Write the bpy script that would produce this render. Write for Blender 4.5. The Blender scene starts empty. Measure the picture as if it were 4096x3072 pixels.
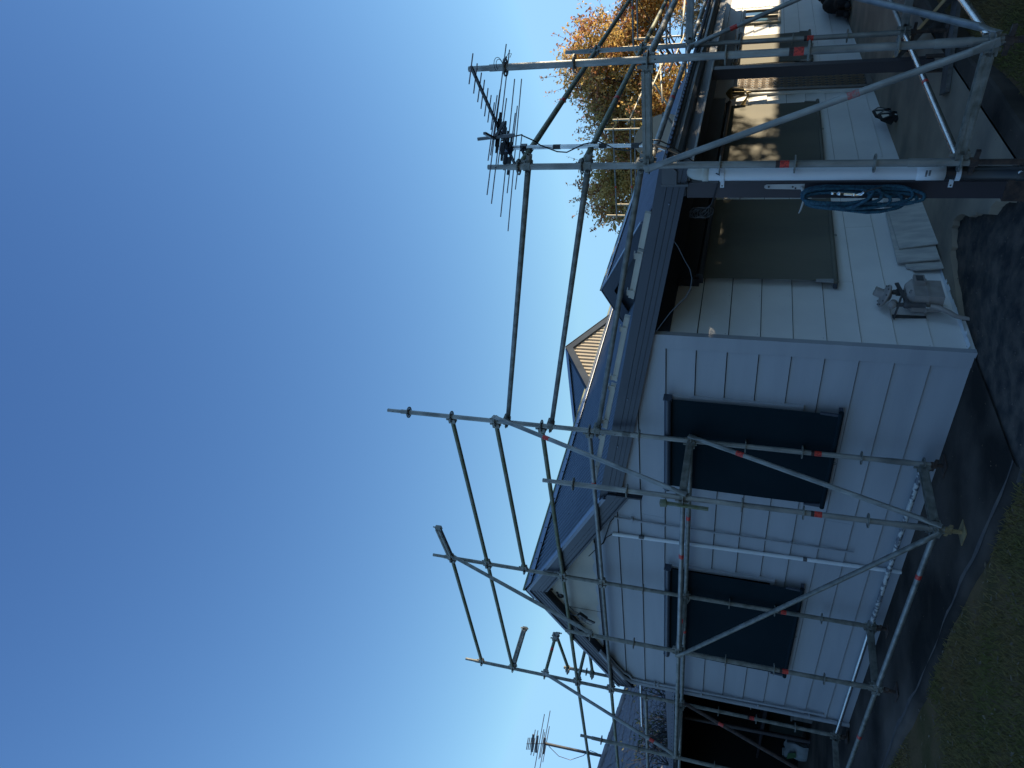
import bpy, math, random
from mathutils import Vector, Matrix
R_ = math.radians
random.seed(7)
sc = bpy.context.scene
C = sc.collection

# ------------------------------------------------------------------ camera
# world: x runs along the gable wall (to the right), y away from the lawn, z up
cam_d = bpy.data.cameras.new('camera'); cam = bpy.data.objects.new('camera', cam_d); C.objects.link(cam)
right = Vector((-0.12934313, 0.2794682, -0.95140311)); up = Vector((0.77228235, 0.63020602, 0.08012704))
back = -Vector((-0.62197293, 0.72438795, 0.29734118))
cam.matrix_world = Matrix(((right.x, up.x, back.x, 0), (right.y, up.y, back.y, 0), (right.z, up.z, back.z, 0), (0, 0, 0, 1)))
cam_d.sensor_width = 36; cam_d.lens = 36 * 2862.6 / 4096; cam_d.clip_start = 0.05; cam_d.clip_end = 3000
sc.camera = cam

# ------------------------------------------------------------------ sky, sun, exposure
SUN_EL = R_(5.6); SUN_AZ = R_(45)     # azimuth measured from +y towards +x
w = bpy.data.worlds.new('World'); sc.world = w; w.use_nodes = True
nt = w.node_tree; nt.nodes.clear()
sky = nt.nodes.new('ShaderNodeTexSky'); sky.sky_type = 'NISHITA'; sky.sun_disc = False
sky.sun_elevation = SUN_EL; sky.sun_rotation = SUN_AZ
sky.altitude = 600; sky.air_density = 1.0; sky.dust_density = 0.15; sky.ozone_density = 3.0
bg = nt.nodes.new('ShaderNodeBackground'); bg.inputs['Strength'].default_value = 0.15
wo = nt.nodes.new('ShaderNodeOutputWorld')
sp = nt.nodes.new('ShaderNodeSeparateColor'); cb = nt.nodes.new('ShaderNodeCombineColor')       # one film-like curve per channel over the whole sky
nt.links.new(sky.outputs[0], sp.inputs[0])
for i, (gain, pw, mx) in enumerate(((2.30, 1.45, 1.25), (1.47, 1.33, 2.35), (1.40, 1.0, 3.9))):
    p_ = nt.nodes.new('ShaderNodeMath'); p_.operation = 'POWER'; p_.inputs[1].default_value = pw
    g_ = nt.nodes.new('ShaderNodeMath'); g_.operation = 'MULTIPLY'; g_.inputs[1].default_value = gain
    m_ = nt.nodes.new('ShaderNodeMath'); m_.operation = 'MINIMUM'; m_.inputs[1].default_value = mx
    nt.links.new(sp.outputs[i], p_.inputs[0]); nt.links.new(p_.outputs[0], g_.inputs[0]); nt.links.new(g_.outputs[0], m_.inputs[0]); nt.links.new(m_.outputs[0], cb.inputs[i])
nt.links.new(cb.outputs[0], bg.inputs[0]); nt.links.new(bg.outputs[0], wo.inputs[0])
sl = bpy.data.lights.new('sun', 'SUN'); sl.energy = 4.8; sl.angle = R_(0.5); sl.color = (1.0, 0.83, 0.58)
so = bpy.data.objects.new('sun', sl); C.objects.link(so); so.location = (20, 30, 15)
sd = Vector((math.sin(SUN_AZ) * math.cos(SUN_EL), math.cos(SUN_AZ) * math.cos(SUN_EL), math.sin(SUN_EL)))
so.rotation_euler = sd.to_track_quat('Z', 'Y').to_euler()
sc.view_settings.view_transform = 'Standard'; sc.view_settings.look = 'None'
sc.view_settings.exposure = 1.0; sc.view_settings.gamma = 1.0
sc.view_settings.use_curve_mapping = False

# ------------------------------------------------------------------ materials
def mat(name, col, rough=0.6, metal=0.0, var=0.12, scale=6.0, col2=None, bump=0.0, bscale=60.0, stretch=(1, 1, 1), spec=0.5, detail=6.0, lo=0.35, hi=0.65):
    m = bpy.data.materials.new(name); m.use_nodes = True
    n = m.node_tree; b = n.nodes['Principled BSDF']
    b.inputs['Roughness'].default_value = rough; b.inputs['Metallic'].default_value = metal
    b.inputs['Specular IOR Level'].default_value = spec
    tc = n.nodes.new('ShaderNodeTexCoord'); mp = n.nodes.new('ShaderNodeMapping'); mp.inputs['Scale'].default_value = stretch
    n.links.new(tc.outputs['Object'], mp.inputs[0])
    no = n.nodes.new('ShaderNodeTexNoise'); no.inputs['Scale'].default_value = scale; no.inputs['Detail'].default_value = detail
    n.links.new(mp.outputs[0], no.inputs['Vector'])
    r = n.nodes.new('ShaderNodeValToRGB')
    c2 = col2 if col2 else tuple(max(0, c * (1 - 2 * var)) for c in col)
    r.color_ramp.elements[0].position = lo; r.color_ramp.elements[0].color = (*c2, 1)
    r.color_ramp.elements[1].position = hi; r.color_ramp.elements[1].color = (*col, 1)
    n.links.new(no.outputs['Fac'], r.inputs[0]); n.links.new(r.outputs[0], b.inputs['Base Color'])
    if bump:
        nb = n.nodes.new('ShaderNodeTexNoise'); nb.inputs['Scale'].default_value = bscale; nb.inputs['Detail'].default_value = 4
        n.links.new(mp.outputs[0], nb.inputs['Vector'])
        bp = n.nodes.new('ShaderNodeBump'); bp.inputs['Strength'].default_value = bump; bp.inputs['Distance'].default_value = 0.01
        n.links.new(nb.outputs['Fac'], bp.inputs['Height']); n.links.new(bp.outputs[0], b.inputs['Normal'])
    return m
M = {}
M['galv'] = mat('galvanised_steel', (0.33, 0.335, 0.32), 0.48, 0.4, scale=9, col2=(0.15, 0.155, 0.15), bump=0.25, bscale=90, stretch=(1, 1, .5), lo=.3, hi=.7)
M['galv_dull'] = mat('galvanised_dull', (0.26, 0.262, 0.24), 0.55, 0.3, scale=14, col2=(0.12, 0.122, 0.105), bump=0.3, bscale=90, lo=.3, hi=.7)
M['galv_green'] = mat('galvanised_mossy', (0.20, 0.21, 0.17), 0.6, 0.3, scale=12, col2=(0.13, 0.145, 0.07), bump=0.2)
M['galv_paint'] = mat('steel_with_paint', (0.50, 0.50, 0.48), 0.6, 0.1, scale=22, col2=(0.13, 0.14, 0.16), bump=0.5, bscale=40, lo=.47, hi=.53)
M['galv_bright'] = mat('bright_zinc', (0.55, 0.56, 0.57), 0.25, 0.85, scale=9, col2=(0.42, 0.43, 0.44))
M['rust'] = mat('rusty_steel', (0.10, 0.065, 0.05), 0.8, 0.2, scale=20, col2=(0.04, 0.03, 0.028), bump=0.5)
M['brass'] = mat('yellow_passivated_steel', (0.36, 0.27, 0.13), 0.6, 0.3, scale=12, col2=(0.2, 0.15, 0.08), bump=0.3)
M['label'] = mat('red_label', (0.62, 0.045, 0.03), 0.5, 0, scale=70, col2=(0.30, 0.02, 0.018), lo=.42, hi=.5)
M['label_pink'] = mat('worn_pink_label', (0.42, 0.10, 0.09), 0.6, 0, scale=60, col2=(0.25, 0.2, 0.19), lo=.42, hi=.55)
M['label_blk'] = mat('black_label', (0.012, 0.012, 0.014), 0.5, 0, scale=120, col2=(0.05, 0.015, 0.015))
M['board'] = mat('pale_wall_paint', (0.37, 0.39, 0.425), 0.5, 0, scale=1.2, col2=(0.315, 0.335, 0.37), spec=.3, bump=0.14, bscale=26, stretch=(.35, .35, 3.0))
M['board_r'] = mat('pale_wall_paint_lit', (0.82, 0.82, 0.81), 0.45, 0, scale=1.4, col2=(0.72, 0.72, 0.72), bump=0.05, bscale=14)  # same wall paint, with the verandah's extra light put into its colour
M['beige'] = mat('unpainted_beige_panel', (0.50, 0.46, 0.39), 0.6, 0, scale=2.0, col2=(0.40, 0.38, 0.33))
M['roof'] = mat('slate_blue_roof_steel', (0.12, 0.145, 0.18), 0.30, 0.0, scale=3, col2=(0.10, 0.125, 0.16), spec=.6)
M['roof_b'] = mat('grey_roof_steel', (0.15, 0.155, 0.185), 0.4, 0.1, scale=3, col2=(0.12, 0.125, 0.15))
M['cap'] = mat('ridge_cap_steel', (0.19, 0.23, 0.30), 0.35, 0.15, scale=3, col2=(0.16, 0.20, 0.26))
M['cap_green'] = mat('lichened_cap_edge', (0.10, 0.13, 0.10), 0.6, 0, scale=20, col2=(0.15, 0.17, 0.07))
M['navy'] = mat('dark_navy_trim', (0.044, 0.055, 0.078), 0.42, 0, scale=2, col2=(0.036, 0.046, 0.067), bump=0.05, bscale=20)
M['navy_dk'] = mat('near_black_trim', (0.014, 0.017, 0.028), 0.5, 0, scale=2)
M['gutter'] = mat('charcoal_gutter_steel', (0.095, 0.105, 0.12), 0.35, 0.1, scale=2)
M['gutter_lt'] = mat('pale_edge_strip', (0.32, 0.33, 0.34), 0.5, 0, scale=5)
M['post'] = mat('dark_brown_post_paint', (0.045, 0.040, 0.048), 0.45, 0, scale=2, col2=(0.035, 0.031, 0.04))
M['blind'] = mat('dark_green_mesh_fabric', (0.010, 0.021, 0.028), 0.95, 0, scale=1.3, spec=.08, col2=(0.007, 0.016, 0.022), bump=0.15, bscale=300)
M['blind_r'] = mat('sunlit_mesh_fabric', (0.155, 0.148, 0.118), 0.8, 0, scale=1.3, col2=(0.105, 0.105, 0.088), bump=0.15, bscale=300, stretch=(1, 1, .3))  # the dark green fabric again, warm sunlight put into its colour
M['pvc'] = mat('white_pvc', (0.74, 0.77, 0.80), 0.35, 0, scale=3, col2=(0.66, 0.70, 0.73))
M['cream'] = mat('cream_plastic', (0.56, 0.55, 0.48), 0.5, 0, scale=4, col2=(0.44, 0.43, 0.39))
M['black'] = mat('black_plastic', (0.012, 0.012, 0.014), 0.4, 0)
M['alu'] = mat('aluminium_rod', (0.30, 0.26, 0.27), 0.4, 0.5, scale=20, col2=(0.2, 0.17, 0.19))
M['hose'] = mat('blue_hose_fabric', (0.03, 0.12, 0.17), 0.75, 0, scale=60, col2=(0.010, 0.040, 0.075), bump=0.6, bscale=160)
M['chrome'] = mat('chrome', (0.7, 0.7, 0.7), 0.15, 1.0)
M['meter'] = mat('beige_meter_paint', (0.36, 0.33, 0.31), 0.5, 0.05, scale=10, col2=(0.28, 0.26, 0.25), bump=0.15)
M['meter_dk'] = mat('dirty_pipe', (0.10, 0.10, 0.105), 0.6, 0.3, scale=14)
M['fibro'] = mat('fibre_cement_sheet', (0.56, 0.54, 0.50), 0.7, 0, scale=5, col2=(0.40, 0.39, 0.38), stretch=(1, 3, 1), bump=.1)
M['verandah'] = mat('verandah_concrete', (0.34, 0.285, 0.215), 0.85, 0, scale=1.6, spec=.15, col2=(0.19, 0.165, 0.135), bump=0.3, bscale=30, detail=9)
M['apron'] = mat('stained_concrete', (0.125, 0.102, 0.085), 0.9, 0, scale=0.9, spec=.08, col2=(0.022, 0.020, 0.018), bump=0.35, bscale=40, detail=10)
M['edge'] = mat('worn_concrete_edge', (0.115, 0.095, 0.08), 0.8, 0, scale=7, col2=(0.06, 0.055, 0.056), bump=0.5, bscale=30)
M['dirt'] = mat('bare_dark_ground', (0.085, 0.068, 0.055), 0.95, 0, scale=7, col2=(0.012, 0.013, 0.015), bump=1.0, bscale=24, detail=10)
M['lawn'] = mat('lawn_soil', (0.100, 0.078, 0.034), 0.95, 0, scale=2.2, spec=.03, col2=(0.175, 0.110, 0.060), bump=1.0, bscale=30, detail=10)
M['grass'] = mat('grass_blade', (0.14, 0.135, 0.045), 0.8, 0, scale=1.2, spec=.05, col2=(0.22, 0.15, 0.07))
M['litter'] = mat('dry_leaf', (0.22, 0.16, 0.09), 0.8, 0, scale=3, col2=(0.10, 0.07, 0.05))
M['leaf'] = mat('bronze_green_leaf', (0.66, 0.45, 0.15), 0.45, 0, scale=1.1, col2=(0.26, 0.24, 0.07), lo=.30, hi=.52)
M['leaf_red'] = mat('russet_leaf', (0.60, 0.28, 0.14), 0.5, 0, scale=2.0, col2=(0.20, 0.11, 0.04))
M['leaf_dk'] = mat('dark_leaf', (0.10, 0.115, 0.05), 0.5, 0, scale=1.0, col2=(0.05, 0.065, 0.03))
for k_ in ('leaf', 'leaf_red', 'leaf_dk'):
    n = M[k_].node_tree; b = n.nodes['Principled BSDF']; tr = n.nodes.new('ShaderNodeBsdfTranslucent'); mx = n.nodes.new('ShaderNodeMixShader'); mx.inputs[0].default_value = 0.5
    n.links.new(b.inputs['Base Color'].links[0].from_socket, tr.inputs[0]); n.links.new(b.outputs[0], mx.inputs[1]); n.links.new(tr.outputs[0], mx.inputs[2]); n.links.new(mx.outputs[0], n.nodes['Material Output'].inputs[0])
M['bark'] = mat('bark', (0.11, 0.09, 0.07), 0.9, 0, scale=8, bump=0.6)
M['twig'] = mat('tan_twig', (0.34, 0.25, 0.15), 0.8, 0, scale=8)
M['twig_dk'] = mat('dark_twig', (0.035, 0.033, 0.036), 0.8, 0, scale=8)
M['tile'] = mat('worn_roof_tile', (0.25, 0.235, 0.25), 0.85, 0, scale=2.5, spec=.2, col2=(0.16, 0.15, 0.165), bump=0.5)
M['timber'] = mat('weathered_timber', (0.14, 0.135, 0.13), 0.85, 0, scale=4, col2=(0.075, 0.07, 0.068), stretch=(1, 12, 4), bump=.3)
M['pine'] = mat('yellow_pine', (0.48, 0.32, 0.12), 0.6, 0, scale=5, col2=(0.36, 0.23, 0.09), stretch=(3, 3, 1))
M['door'] = mat('dark_door', (0.02, 0.02, 0.022), 0.5, 0)
M['door_frame'] = mat('brown_door_frame', (0.15, 0.13, 0.115), 0.5, 0, scale=3)
M['mesh'] = mat('tan_diamond_mesh', (0.30, 0.21, 0.13), 0.5, 0.1, scale=5)
M['lamp_brass'] = mat('aged_brass', (0.36, 0.28, 0.14), 0.4, 0.4, scale=8)
M['frame_cream'] = mat('cream_window_frame', (0.55, 0.50, 0.38), 0.5, 0, scale=4)
M['bag'] = mat('black_fabric', (0.012, 0.012, 0.014), 0.85, 0, scale=12, col2=(0.02, 0.02, 0.022), bump=.5, bscale=25)
M['hat'] = mat('grey_felt', (0.07, 0.072, 0.075), 0.9, 0, scale=12)
M['brick'] = mat('dark_brick', (0.10, 0.045, 0.035), 0.85, 0, scale=12)
M['white'] = mat('white_sack', (0.20, 0.22, 0.24), 0.6, 0, scale=9, col2=(0.15, 0.17, 0.18))
M['sack_green'] = mat('green_print', (0.03, 0.09, 0.03), 0.6, 0, scale=9)
M['dark'] = mat('carport_shade_dark', (0.010, 0.011, 0.014), 0.85, 0, scale=3)  # shade inside the carport put into a near-black colour
M['greenboard'] = mat('dark_green_board', (0.020, 0.028, 0.024), 0.7, 0, scale=3)
M['dish'] = mat('dish_enamel', (0.42, 0.30, 0.19), 0.6, 0, scale=3, col2=(0.36, 0.26, 0.17))
M['tan_tube'] = mat('sunlit_galvanised', (0.50, 0.45, 0.33), 0.5, 0.2, scale=14, col2=(0.32, 0.28, 0.2))  # galvanised tube with the yellow sunlight put into its colour
def glass(name, col, rough):
    m = bpy.data.materials.new(name); m.use_nodes = True; b = m.node_tree.nodes['Principled BSDF']
    b.inputs['Base Color'].default_value = (*col, 1); b.inputs['Roughness'].default_value = rough
    b.inputs['Coat Weight'].default_value = 0.6
    return m
M['glass'] = glass('dark_window_glass', (0.01, 0.012, 0.015), 0.05)
M['pane'] = glass('frosted_pane', (0.75, 0.74, 0.66), 0.3)

# ------------------------------------------------------------------ mesh helpers
def basis(d):
    d = d.normalized(); a = Vector((0, 0, 1)) if abs(d.z) < 0.9 else Vector((1, 0, 0))
    u = d.cross(a).normalized(); v = d.cross(u).normalized(); return u, v
class MB:
    def __init__(s): s.v = []; s.f = []; s.sm = []
    def add(s, vs, fs, smooth=False):
        o = len(s.v); s.v += [tuple(p) for p in vs]; s.f += [tuple(i + o for i in f) for f in fs]; s.sm += [smooth] * len(fs); return s
    def tube(s, p0, p1, r, n=12, r1=None, caps=True):
        p0 = Vector(p0); p1 = Vector(p1); r1 = r if r1 is None else r1; u, v = basis(p1 - p0); vs = []
        for p, q in ((p0, r), (p1, r1)):
            for i in range(n):
                a = 2 * math.pi * i / n; vs.append(p + u * math.cos(a) * q + v * math.sin(a) * q)
        s.add(vs, [(i, i + n, (i + 1) % n + n, (i + 1) % n) for i in range(n)], True)
        if caps: s.add(vs, [tuple(range(n)), tuple(range(2 * n - 1, n - 1, -1))])
        return s
    def pipe(s, p0, p1, r, th=0.004, n=12):            # open ended hollow tube
        p0 = Vector(p0); p1 = Vector(p1); u, v = basis(p1 - p0); vs = []
        for p, q in ((p0, r), (p1, r), (p1, r - th), (p0, r - th)):
            for i in range(n):
                a = 2 * math.pi * i / n; vs.append(p + u * math.cos(a) * q + v * math.sin(a) * q)
        fs = []
        for k in range(4):
            for i in range(n):
                j = (i + 1) % n; k2 = (k + 1) % 4; fs.append((k * n + i, k2 * n + i, k2 * n + j, k * n + j))
        return s.add(vs, fs, True)
    def path(s, pts, r, n=8, caps=True):
        pts = [Vector(p) for p in pts]; vs = []; u0 = None; m = len(pts)
        for k, p in enumerate(pts):
            d = (pts[min(k + 1, m - 1)] - pts[max(k - 1, 0)]).normalized()
            if u0 is None: u0, _ = basis(d)
            u = (u0 - d * u0.dot(d)).normalized(); v = d.cross(u); u0 = u
            rr = r[k] if isinstance(r, (list, tuple)) else r
            for i in range(n):
                a = 2 * math.pi * i / n; vs.append(p + u * math.cos(a) * rr + v * math.sin(a) * rr)
        fs = [(k * n + i, k * n + (i + 1) % n, (k + 1) * n + (i + 1) % n, (k + 1) * n + i) for k in range(m - 1) for i in range(n)]
        s.add(vs, fs, True)
        if caps: s.add(vs, [tuple(range(n - 1, -1, -1)), tuple(range((m - 1) * n, m * n))])
        return s
    def box(s, lo, hi):
        x0, y0, z0 = lo; x1, y1, z1 = hi
        return s.add([(x0, y0, z0), (x1, y0, z0), (x1, y1, z0), (x0, y1, z0), (x0, y0, z1), (x1, y0, z1), (x1, y1, z1), (x0, y1, z1)],
                     [(0, 3, 2, 1), (4, 5, 6, 7), (0, 1, 5, 4), (1, 2, 6, 5), (2, 3, 7, 6), (3, 0, 4, 7)])
    def bar(s, p0, p1, w_, h_, upv=None):              # rectangular bar from p0 to p1: w_ sideways, h_ along up
        p0 = Vector(p0); p1 = Vector(p1); d = (p1 - p0).normalized(); upv = Vector(upv) if upv else Vector((0, 0, 1))
        if abs(d.dot(upv)) > 0.99: upv = Vector((0, 1, 0))
        a = d.cross(upv).normalized() * w_ / 2; b = a.cross(d).normalized() * h_ / 2
        vs = [p + x * a + y * b for p in (p0, p1) for x, y in ((-1, -1), (1, -1), (1, 1), (-1, 1))]
        return s.add(vs, [(0, 1, 2, 3), (7, 6, 5, 4), (0, 4, 5, 1), (1, 5, 6, 2), (2, 6, 7, 3), (3, 7, 4, 0)])
    def quadbox(s, a, b, c, d, n):                     # quad a b c d thickened by vector n
        a, b, c, d, n = map(Vector, (a, b, c, d, n))
        return s.add([a, b, c, d, a + n, b + n, c + n, d + n], [(3, 2, 1, 0), (4, 5, 6, 7), (0, 1, 5, 4), (1, 2, 6, 5), (2, 3, 7, 6), (3, 0, 4, 7)])
    def poly(s, pts, n):
        pts = [Vector(p) for p in pts]; n = Vector(n); k = len(pts)
        return s.add(pts + [p + n for p in pts], [tuple(range(k - 1, -1, -1)), tuple(range(k, 2 * k))] + [(i, (i + 1) % k, (i + 1) % k + k, i + k) for i in range(k)])
    def lathe(s, prof, o, axis=(0, 0, 1), n=20):       # prof: (radius, height)
        o = Vector(o); ax = Vector(axis).normalized(); u, v = basis(ax); vs = []
        for r, h in prof:
            for i in range(n):
                a = 2 * math.pi * i / n; vs.append(o + ax * h + (u * math.cos(a) + v * math.sin(a)) * max(r, 1e-4))
        m = len(prof)
        s.add(vs, [(k * n + i, k * n + (i + 1) % n, (k + 1) * n + (i + 1) % n, (k + 1) * n + i) for k in range(m - 1) for i in range(n)], True)
        return s.add(vs, [tuple(range(n - 1, -1, -1)), tuple(range((m - 1) * n, m * n))])
    def blob(s, c, r, n=10, jit=0.0, rnd=random):      # uneven ellipsoid
        vs = [];
        for i in range(n + 1):
            t = math.pi * i / n
            for j in range(n * 2):
                p = math.pi * j / n; k = 1 + jit * rnd.uniform(-1, 1) * math.sin(t)
                vs.append((c[0] + r[0] * math.sin(t) * math.cos(p) * k, c[1] + r[1] * math.sin(t) * math.sin(p) * k, c[2] + r[2] * math.cos(t)))
        m = 2 * n
        return s.add(vs, [(i * m + j, (i + 1) * m + j, (i + 1) * m + (j + 1) % m, i * m + (j + 1) % m) for i in range(n) for j in range(m)], True)
    def mesh(s, name, m):
        me = bpy.data.meshes.new(name); me.from_pydata(s.v, [], s.f); me.polygons.foreach_set('use_smooth', s.sm)
        me.validate(); me.update(); me.materials.append(M[m] if isinstance(m, str) else m); return me
    def build(s, name, m, parent=None, origin=None):
        if origin is not None: s.v = [tuple(Vector(p) - Vector(origin)) for p in s.v]
        o = bpy.data.objects.new(name, s.mesh(name, m)); C.objects.link(o)
        if parent is not None: o.parent = parent
        if origin is not None: o.location = origin
        return o
def tag(o, label=None, cat=None, group=None, kind=None):
    if label: o['label'] = label
    if cat: o['category'] = cat
    if group: o['group'] = group
    if kind: o['kind'] = kind
    return o
def thing(name, label, cat, loc=(0, 0, 0), group=None):
    o = bpy.data.objects.new(name, None); C.objects.link(o); o.location = loc; o.empty_display_size = 0.2
    o['_o'] = tuple(loc); return tag(o, label, cat, group)
def part(mb, name, m, parent, label=None):
    """link a world-space mesh under a thing standing at its own origin"""
    p = parent; off = Vector((0, 0, 0))
    while p is not None: off += Vector(p.location); p = p.parent
    mb.v = [tuple(Vector(q) - off) for q in mb.v]
    o = mb.build(name, m, parent)
    if label: o['label'] = label
    return o
def single(mb, name, m, label, cat, group=None, kind=None):
    c = Vector([sum(v[i] for v in mb.v) / len(mb.v) for i in range(3)])
    return tag(mb.build(name, m, origin=c), label, cat, group, kind)

# ------------------------------------------------------------------ ground
def sstep(a, b, x):
    t = min(1, max(0, (x - a) / (b - a))); return t * t * (3 - 2 * t)
def hslope(x, y): return 0.033 * min(max(0, y - 5.3), 22) * sstep(-6.5, -4.2, x)
def lawn_z(x, y): return -1.885 + hslope(x, y) + 0.018 * math.sin(x * 2.1 + y) * math.sin(y * 1.7 - x * .6) - 0.02 * sstep(-3.5, -2, x) * (1 - sstep(5, 8, y))
def grid(xs, ys, zf): 
    vs = [(x, y, zf(x, y)) for y in ys for x in xs]; n = len(xs)
    return vs, [(j * n + i, j * n + i + 1, (j + 1) * n + i + 1, (j + 1) * n + i) for j in range(len(ys) - 1) for i in range(n - 1)]
def axis_pts(lo, hi, a, b, st):
    fine = []; x = a
    while x < b: fine.append(x); x += st
    fine.append(b)
    left = [a - (a - lo) * (k / 8) ** 2 for k in range(8, 0, -1)]; rightp = [b + (hi - b) * (k / 8) ** 2 for k in range(1, 9)]
    return left + fine + rightp
vs, fs = grid(axis_pts(-900, 900, -14, 4, 0.15), axis_pts(-900, 900, -1, 18, 0.15), lawn_z)
tag(MB().add(vs, fs, True).build('lawn', 'lawn'), 'dark grassy ground around the house', kind='structure')

# concrete apron in front of the gable wall, slightly falling to the lawn, with a rounded worn edge
def apron_z(x, y): return -1.79 - 0.035 * (5.3 - y) + 0.004 * math.sin(x * 5) * math.sin(y * 7)
xs = [-16 + 0.15 * i for i in range(82)]
mb = MB(); vs = []; fs = []; n = 14
for i, x in enumerate(xs):
    y0 = 4.02 + 0.018 * math.sin(x * 3.1) + 0.012 * math.sin(x * 9.7 + 1)
    row = [(x, 5.42, -1.785)] + [(x, 5.3 + (y0 + 0.07 - 5.3) * k / 9, apron_z(x, 5.3 + (y0 + 0.07 - 5.3) * k / 9)) for k in range(10)]
    row += [(x, y0 + 0.03, apron_z(x, y0) - 0.006), (x, y0, apron_z(x, y0) - 0.03), (x, y0 - 0.015, apron_z(x, y0) - 0.14)]
    vs += row
fs = [(i * n + k, (i + 1) * n + k, (i + 1) * n + k + 1, i * n + k + 1) for i in range(len(xs) - 1) for k in range(n - 1)]
mb.add(vs, [f[::-1] for f in fs], True)
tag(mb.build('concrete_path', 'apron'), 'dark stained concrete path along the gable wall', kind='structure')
mb = MB()
for i in range(len(xs) - 1):
    f = lambda x: 4.02 + 0.018 * math.sin(x * 3.1) + 0.012 * math.sin(x * 9.7 + 1)
    w0 = 0.028 + 0.02 * math.sin(xs[i] * 2.3) + .012 * math.sin(xs[i] * 13); w1 = 0.028 + 0.02 * math.sin(xs[i + 1] * 2.3) + .012 * math.sin(xs[i + 1] * 13)
    a = Vector((xs[i], f(xs[i]) + 0.075, apron_z(xs[i], 4.09) + .004)); b = Vector((xs[i + 1], f(xs[i + 1]) + 0.075, apron_z(xs[i + 1], 4.09) + .004))
    mb.add([a, b, b + Vector((0, w1, .002)), a + Vector((0, w0, .002))], [(0, 1, 2, 3)])
tag(mb.build('path_worn_edge', 'edge'), 'pale worn strip along the path edge', kind='structure')

# verandah slab with a broken front edge, rising gently along the house
def slab_z(x, y): return -1.762 + 0.033 * (y - 5.3)
front = [(-3.84, 5.62), (-3.70, 6.10), (-3.55, 6.45), (-3.30, 6.62), (-3.05, 6.15), (-2.92, 5.90), (-2.72, 5.72), (-2.55, 5.60), (-2.30, 5.52), (-2.16, 5.50)]
def fy(x):
    for (a, b), (c, d) in zip(front, front[1:]):
        if a <= x <= c: return b + (d - b) * (x - a) / (c - a) + .03 * math.sin(x * 31) + .015 * math.sin(x * 77)
    return 5.5
xs = [-3.84 + 1.46 * i / 40 for i in range(41)]; ks = 30; vs = []
for x in xs:
    y0 = fy(x); vs.append((x, y0 - .02, slab_z(x, y0) - .12))
    for k in range(ks + 1):
        y = y0 + (24 - y0) * (k / ks) ** 1.6; vs.append((x, y, slab_z(x, y)))
n = ks + 2
fs = [(i * n + k, (i + 1) * n + k, (i + 1) * n + k + 1, i * n + k + 1) for i in range(40) for k in range(n - 1)]
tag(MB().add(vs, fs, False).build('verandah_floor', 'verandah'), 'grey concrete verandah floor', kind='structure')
vs = []; N = 60
for k in range(N + 1):
    y = 5.5 + (24 - 5.5) * k / N; xo = -2.16 + 0.02 * math.sin(y * 4) - 0.035 * (y - 5.5) / 3
    vs += [(-2.366, y, slab_z(0, y) - .1), (-2.366, y, slab_z(0, y) - .004), (xo - .02, y, slab_z(0, y) - .012), (xo, y, slab_z(0, y) - .03), (xo + .01, y, slab_z(0, y) - .14)]
fs = [(k * 5 + j, k * 5 + j + 1, (k + 1) * 5 + j + 1, (k + 1) * 5 + j) for k in range(N) for j in range(4)]
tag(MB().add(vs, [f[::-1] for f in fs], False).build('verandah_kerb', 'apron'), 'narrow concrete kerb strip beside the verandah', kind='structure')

# bare broken ground between path, verandah and lawn
rd = random.Random(3)
gx = [-3.96 + 0.035 * i for i in range(50)]; gy = [3.6 + 0.04 * i for i in range(86)]
def dz(x, y):
    e = sstep(-2.25, -2.45, x) if y > 4.6 else sstep(-2.2, -3.0, x)
    b = -1.885 + .11 * (1 - sstep(-3.2, -2.3, x)) * sstep(3.7, 5.0, y)
    b += (max(apron_z(x, y), -1.85) - .016 - b) * (1 - sstep(-3.78, -3.3, x)) * sstep(3.95, 4.1, y)
    return b + (0.007 * rd.uniform(-1, 1) + .008 * math.sin(x * 9 + y * 4) * math.sin(y * 7)) * sstep(-3.86, -3.6, x)
vs, fs = grid(gx, gy, dz)
tag(MB().add(vs, fs, True).build('bare_ground', 'dirt'), 'bare dark ground by the house corner', kind='structure')

# ------------------------------------------------------------------ the house
def sh(p): return Vector((p[0], p[1], p[2] + 0.011 * (p[1] - 5.2)))       # the building runs very slightly uphill
house = thing('house', 'low weatherboard house under repair with slate blue steel roof and deep verandah', 'house', (-3.84, 5.3, -1.79))
def hp(mb, name, m, label=None, parent=None, shear=True):
    if shear: mb.v = [tuple(sh(v)) for v in mb.v]
    return part(mb, name, m, parent or house, label)
ZC = [-1.507 + 0.2665 * k for k in range(-1, 12)]
def clip(poly, a, b, c):            # keep a*x+b*z<=c
    out = []
    for i in range(len(poly)):
        p, q = poly[i], poly[(i + 1) % len(poly)]; dp = a * p[0] + b * p[1] - c; dq = a * q[0] + b * q[1] - c
        if dp <= 0: out.append(p)
        if (dp < 0 < dq) or (dq < 0 < dp):
            t = dp / (dp - dq); out.append((p[0] + (q[0] - p[0]) * t, p[1] + (q[1] - p[1]) * t))
    return out
RS, RZ, SL = -7.99, 2.38, 0.555      # main ridge
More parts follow.
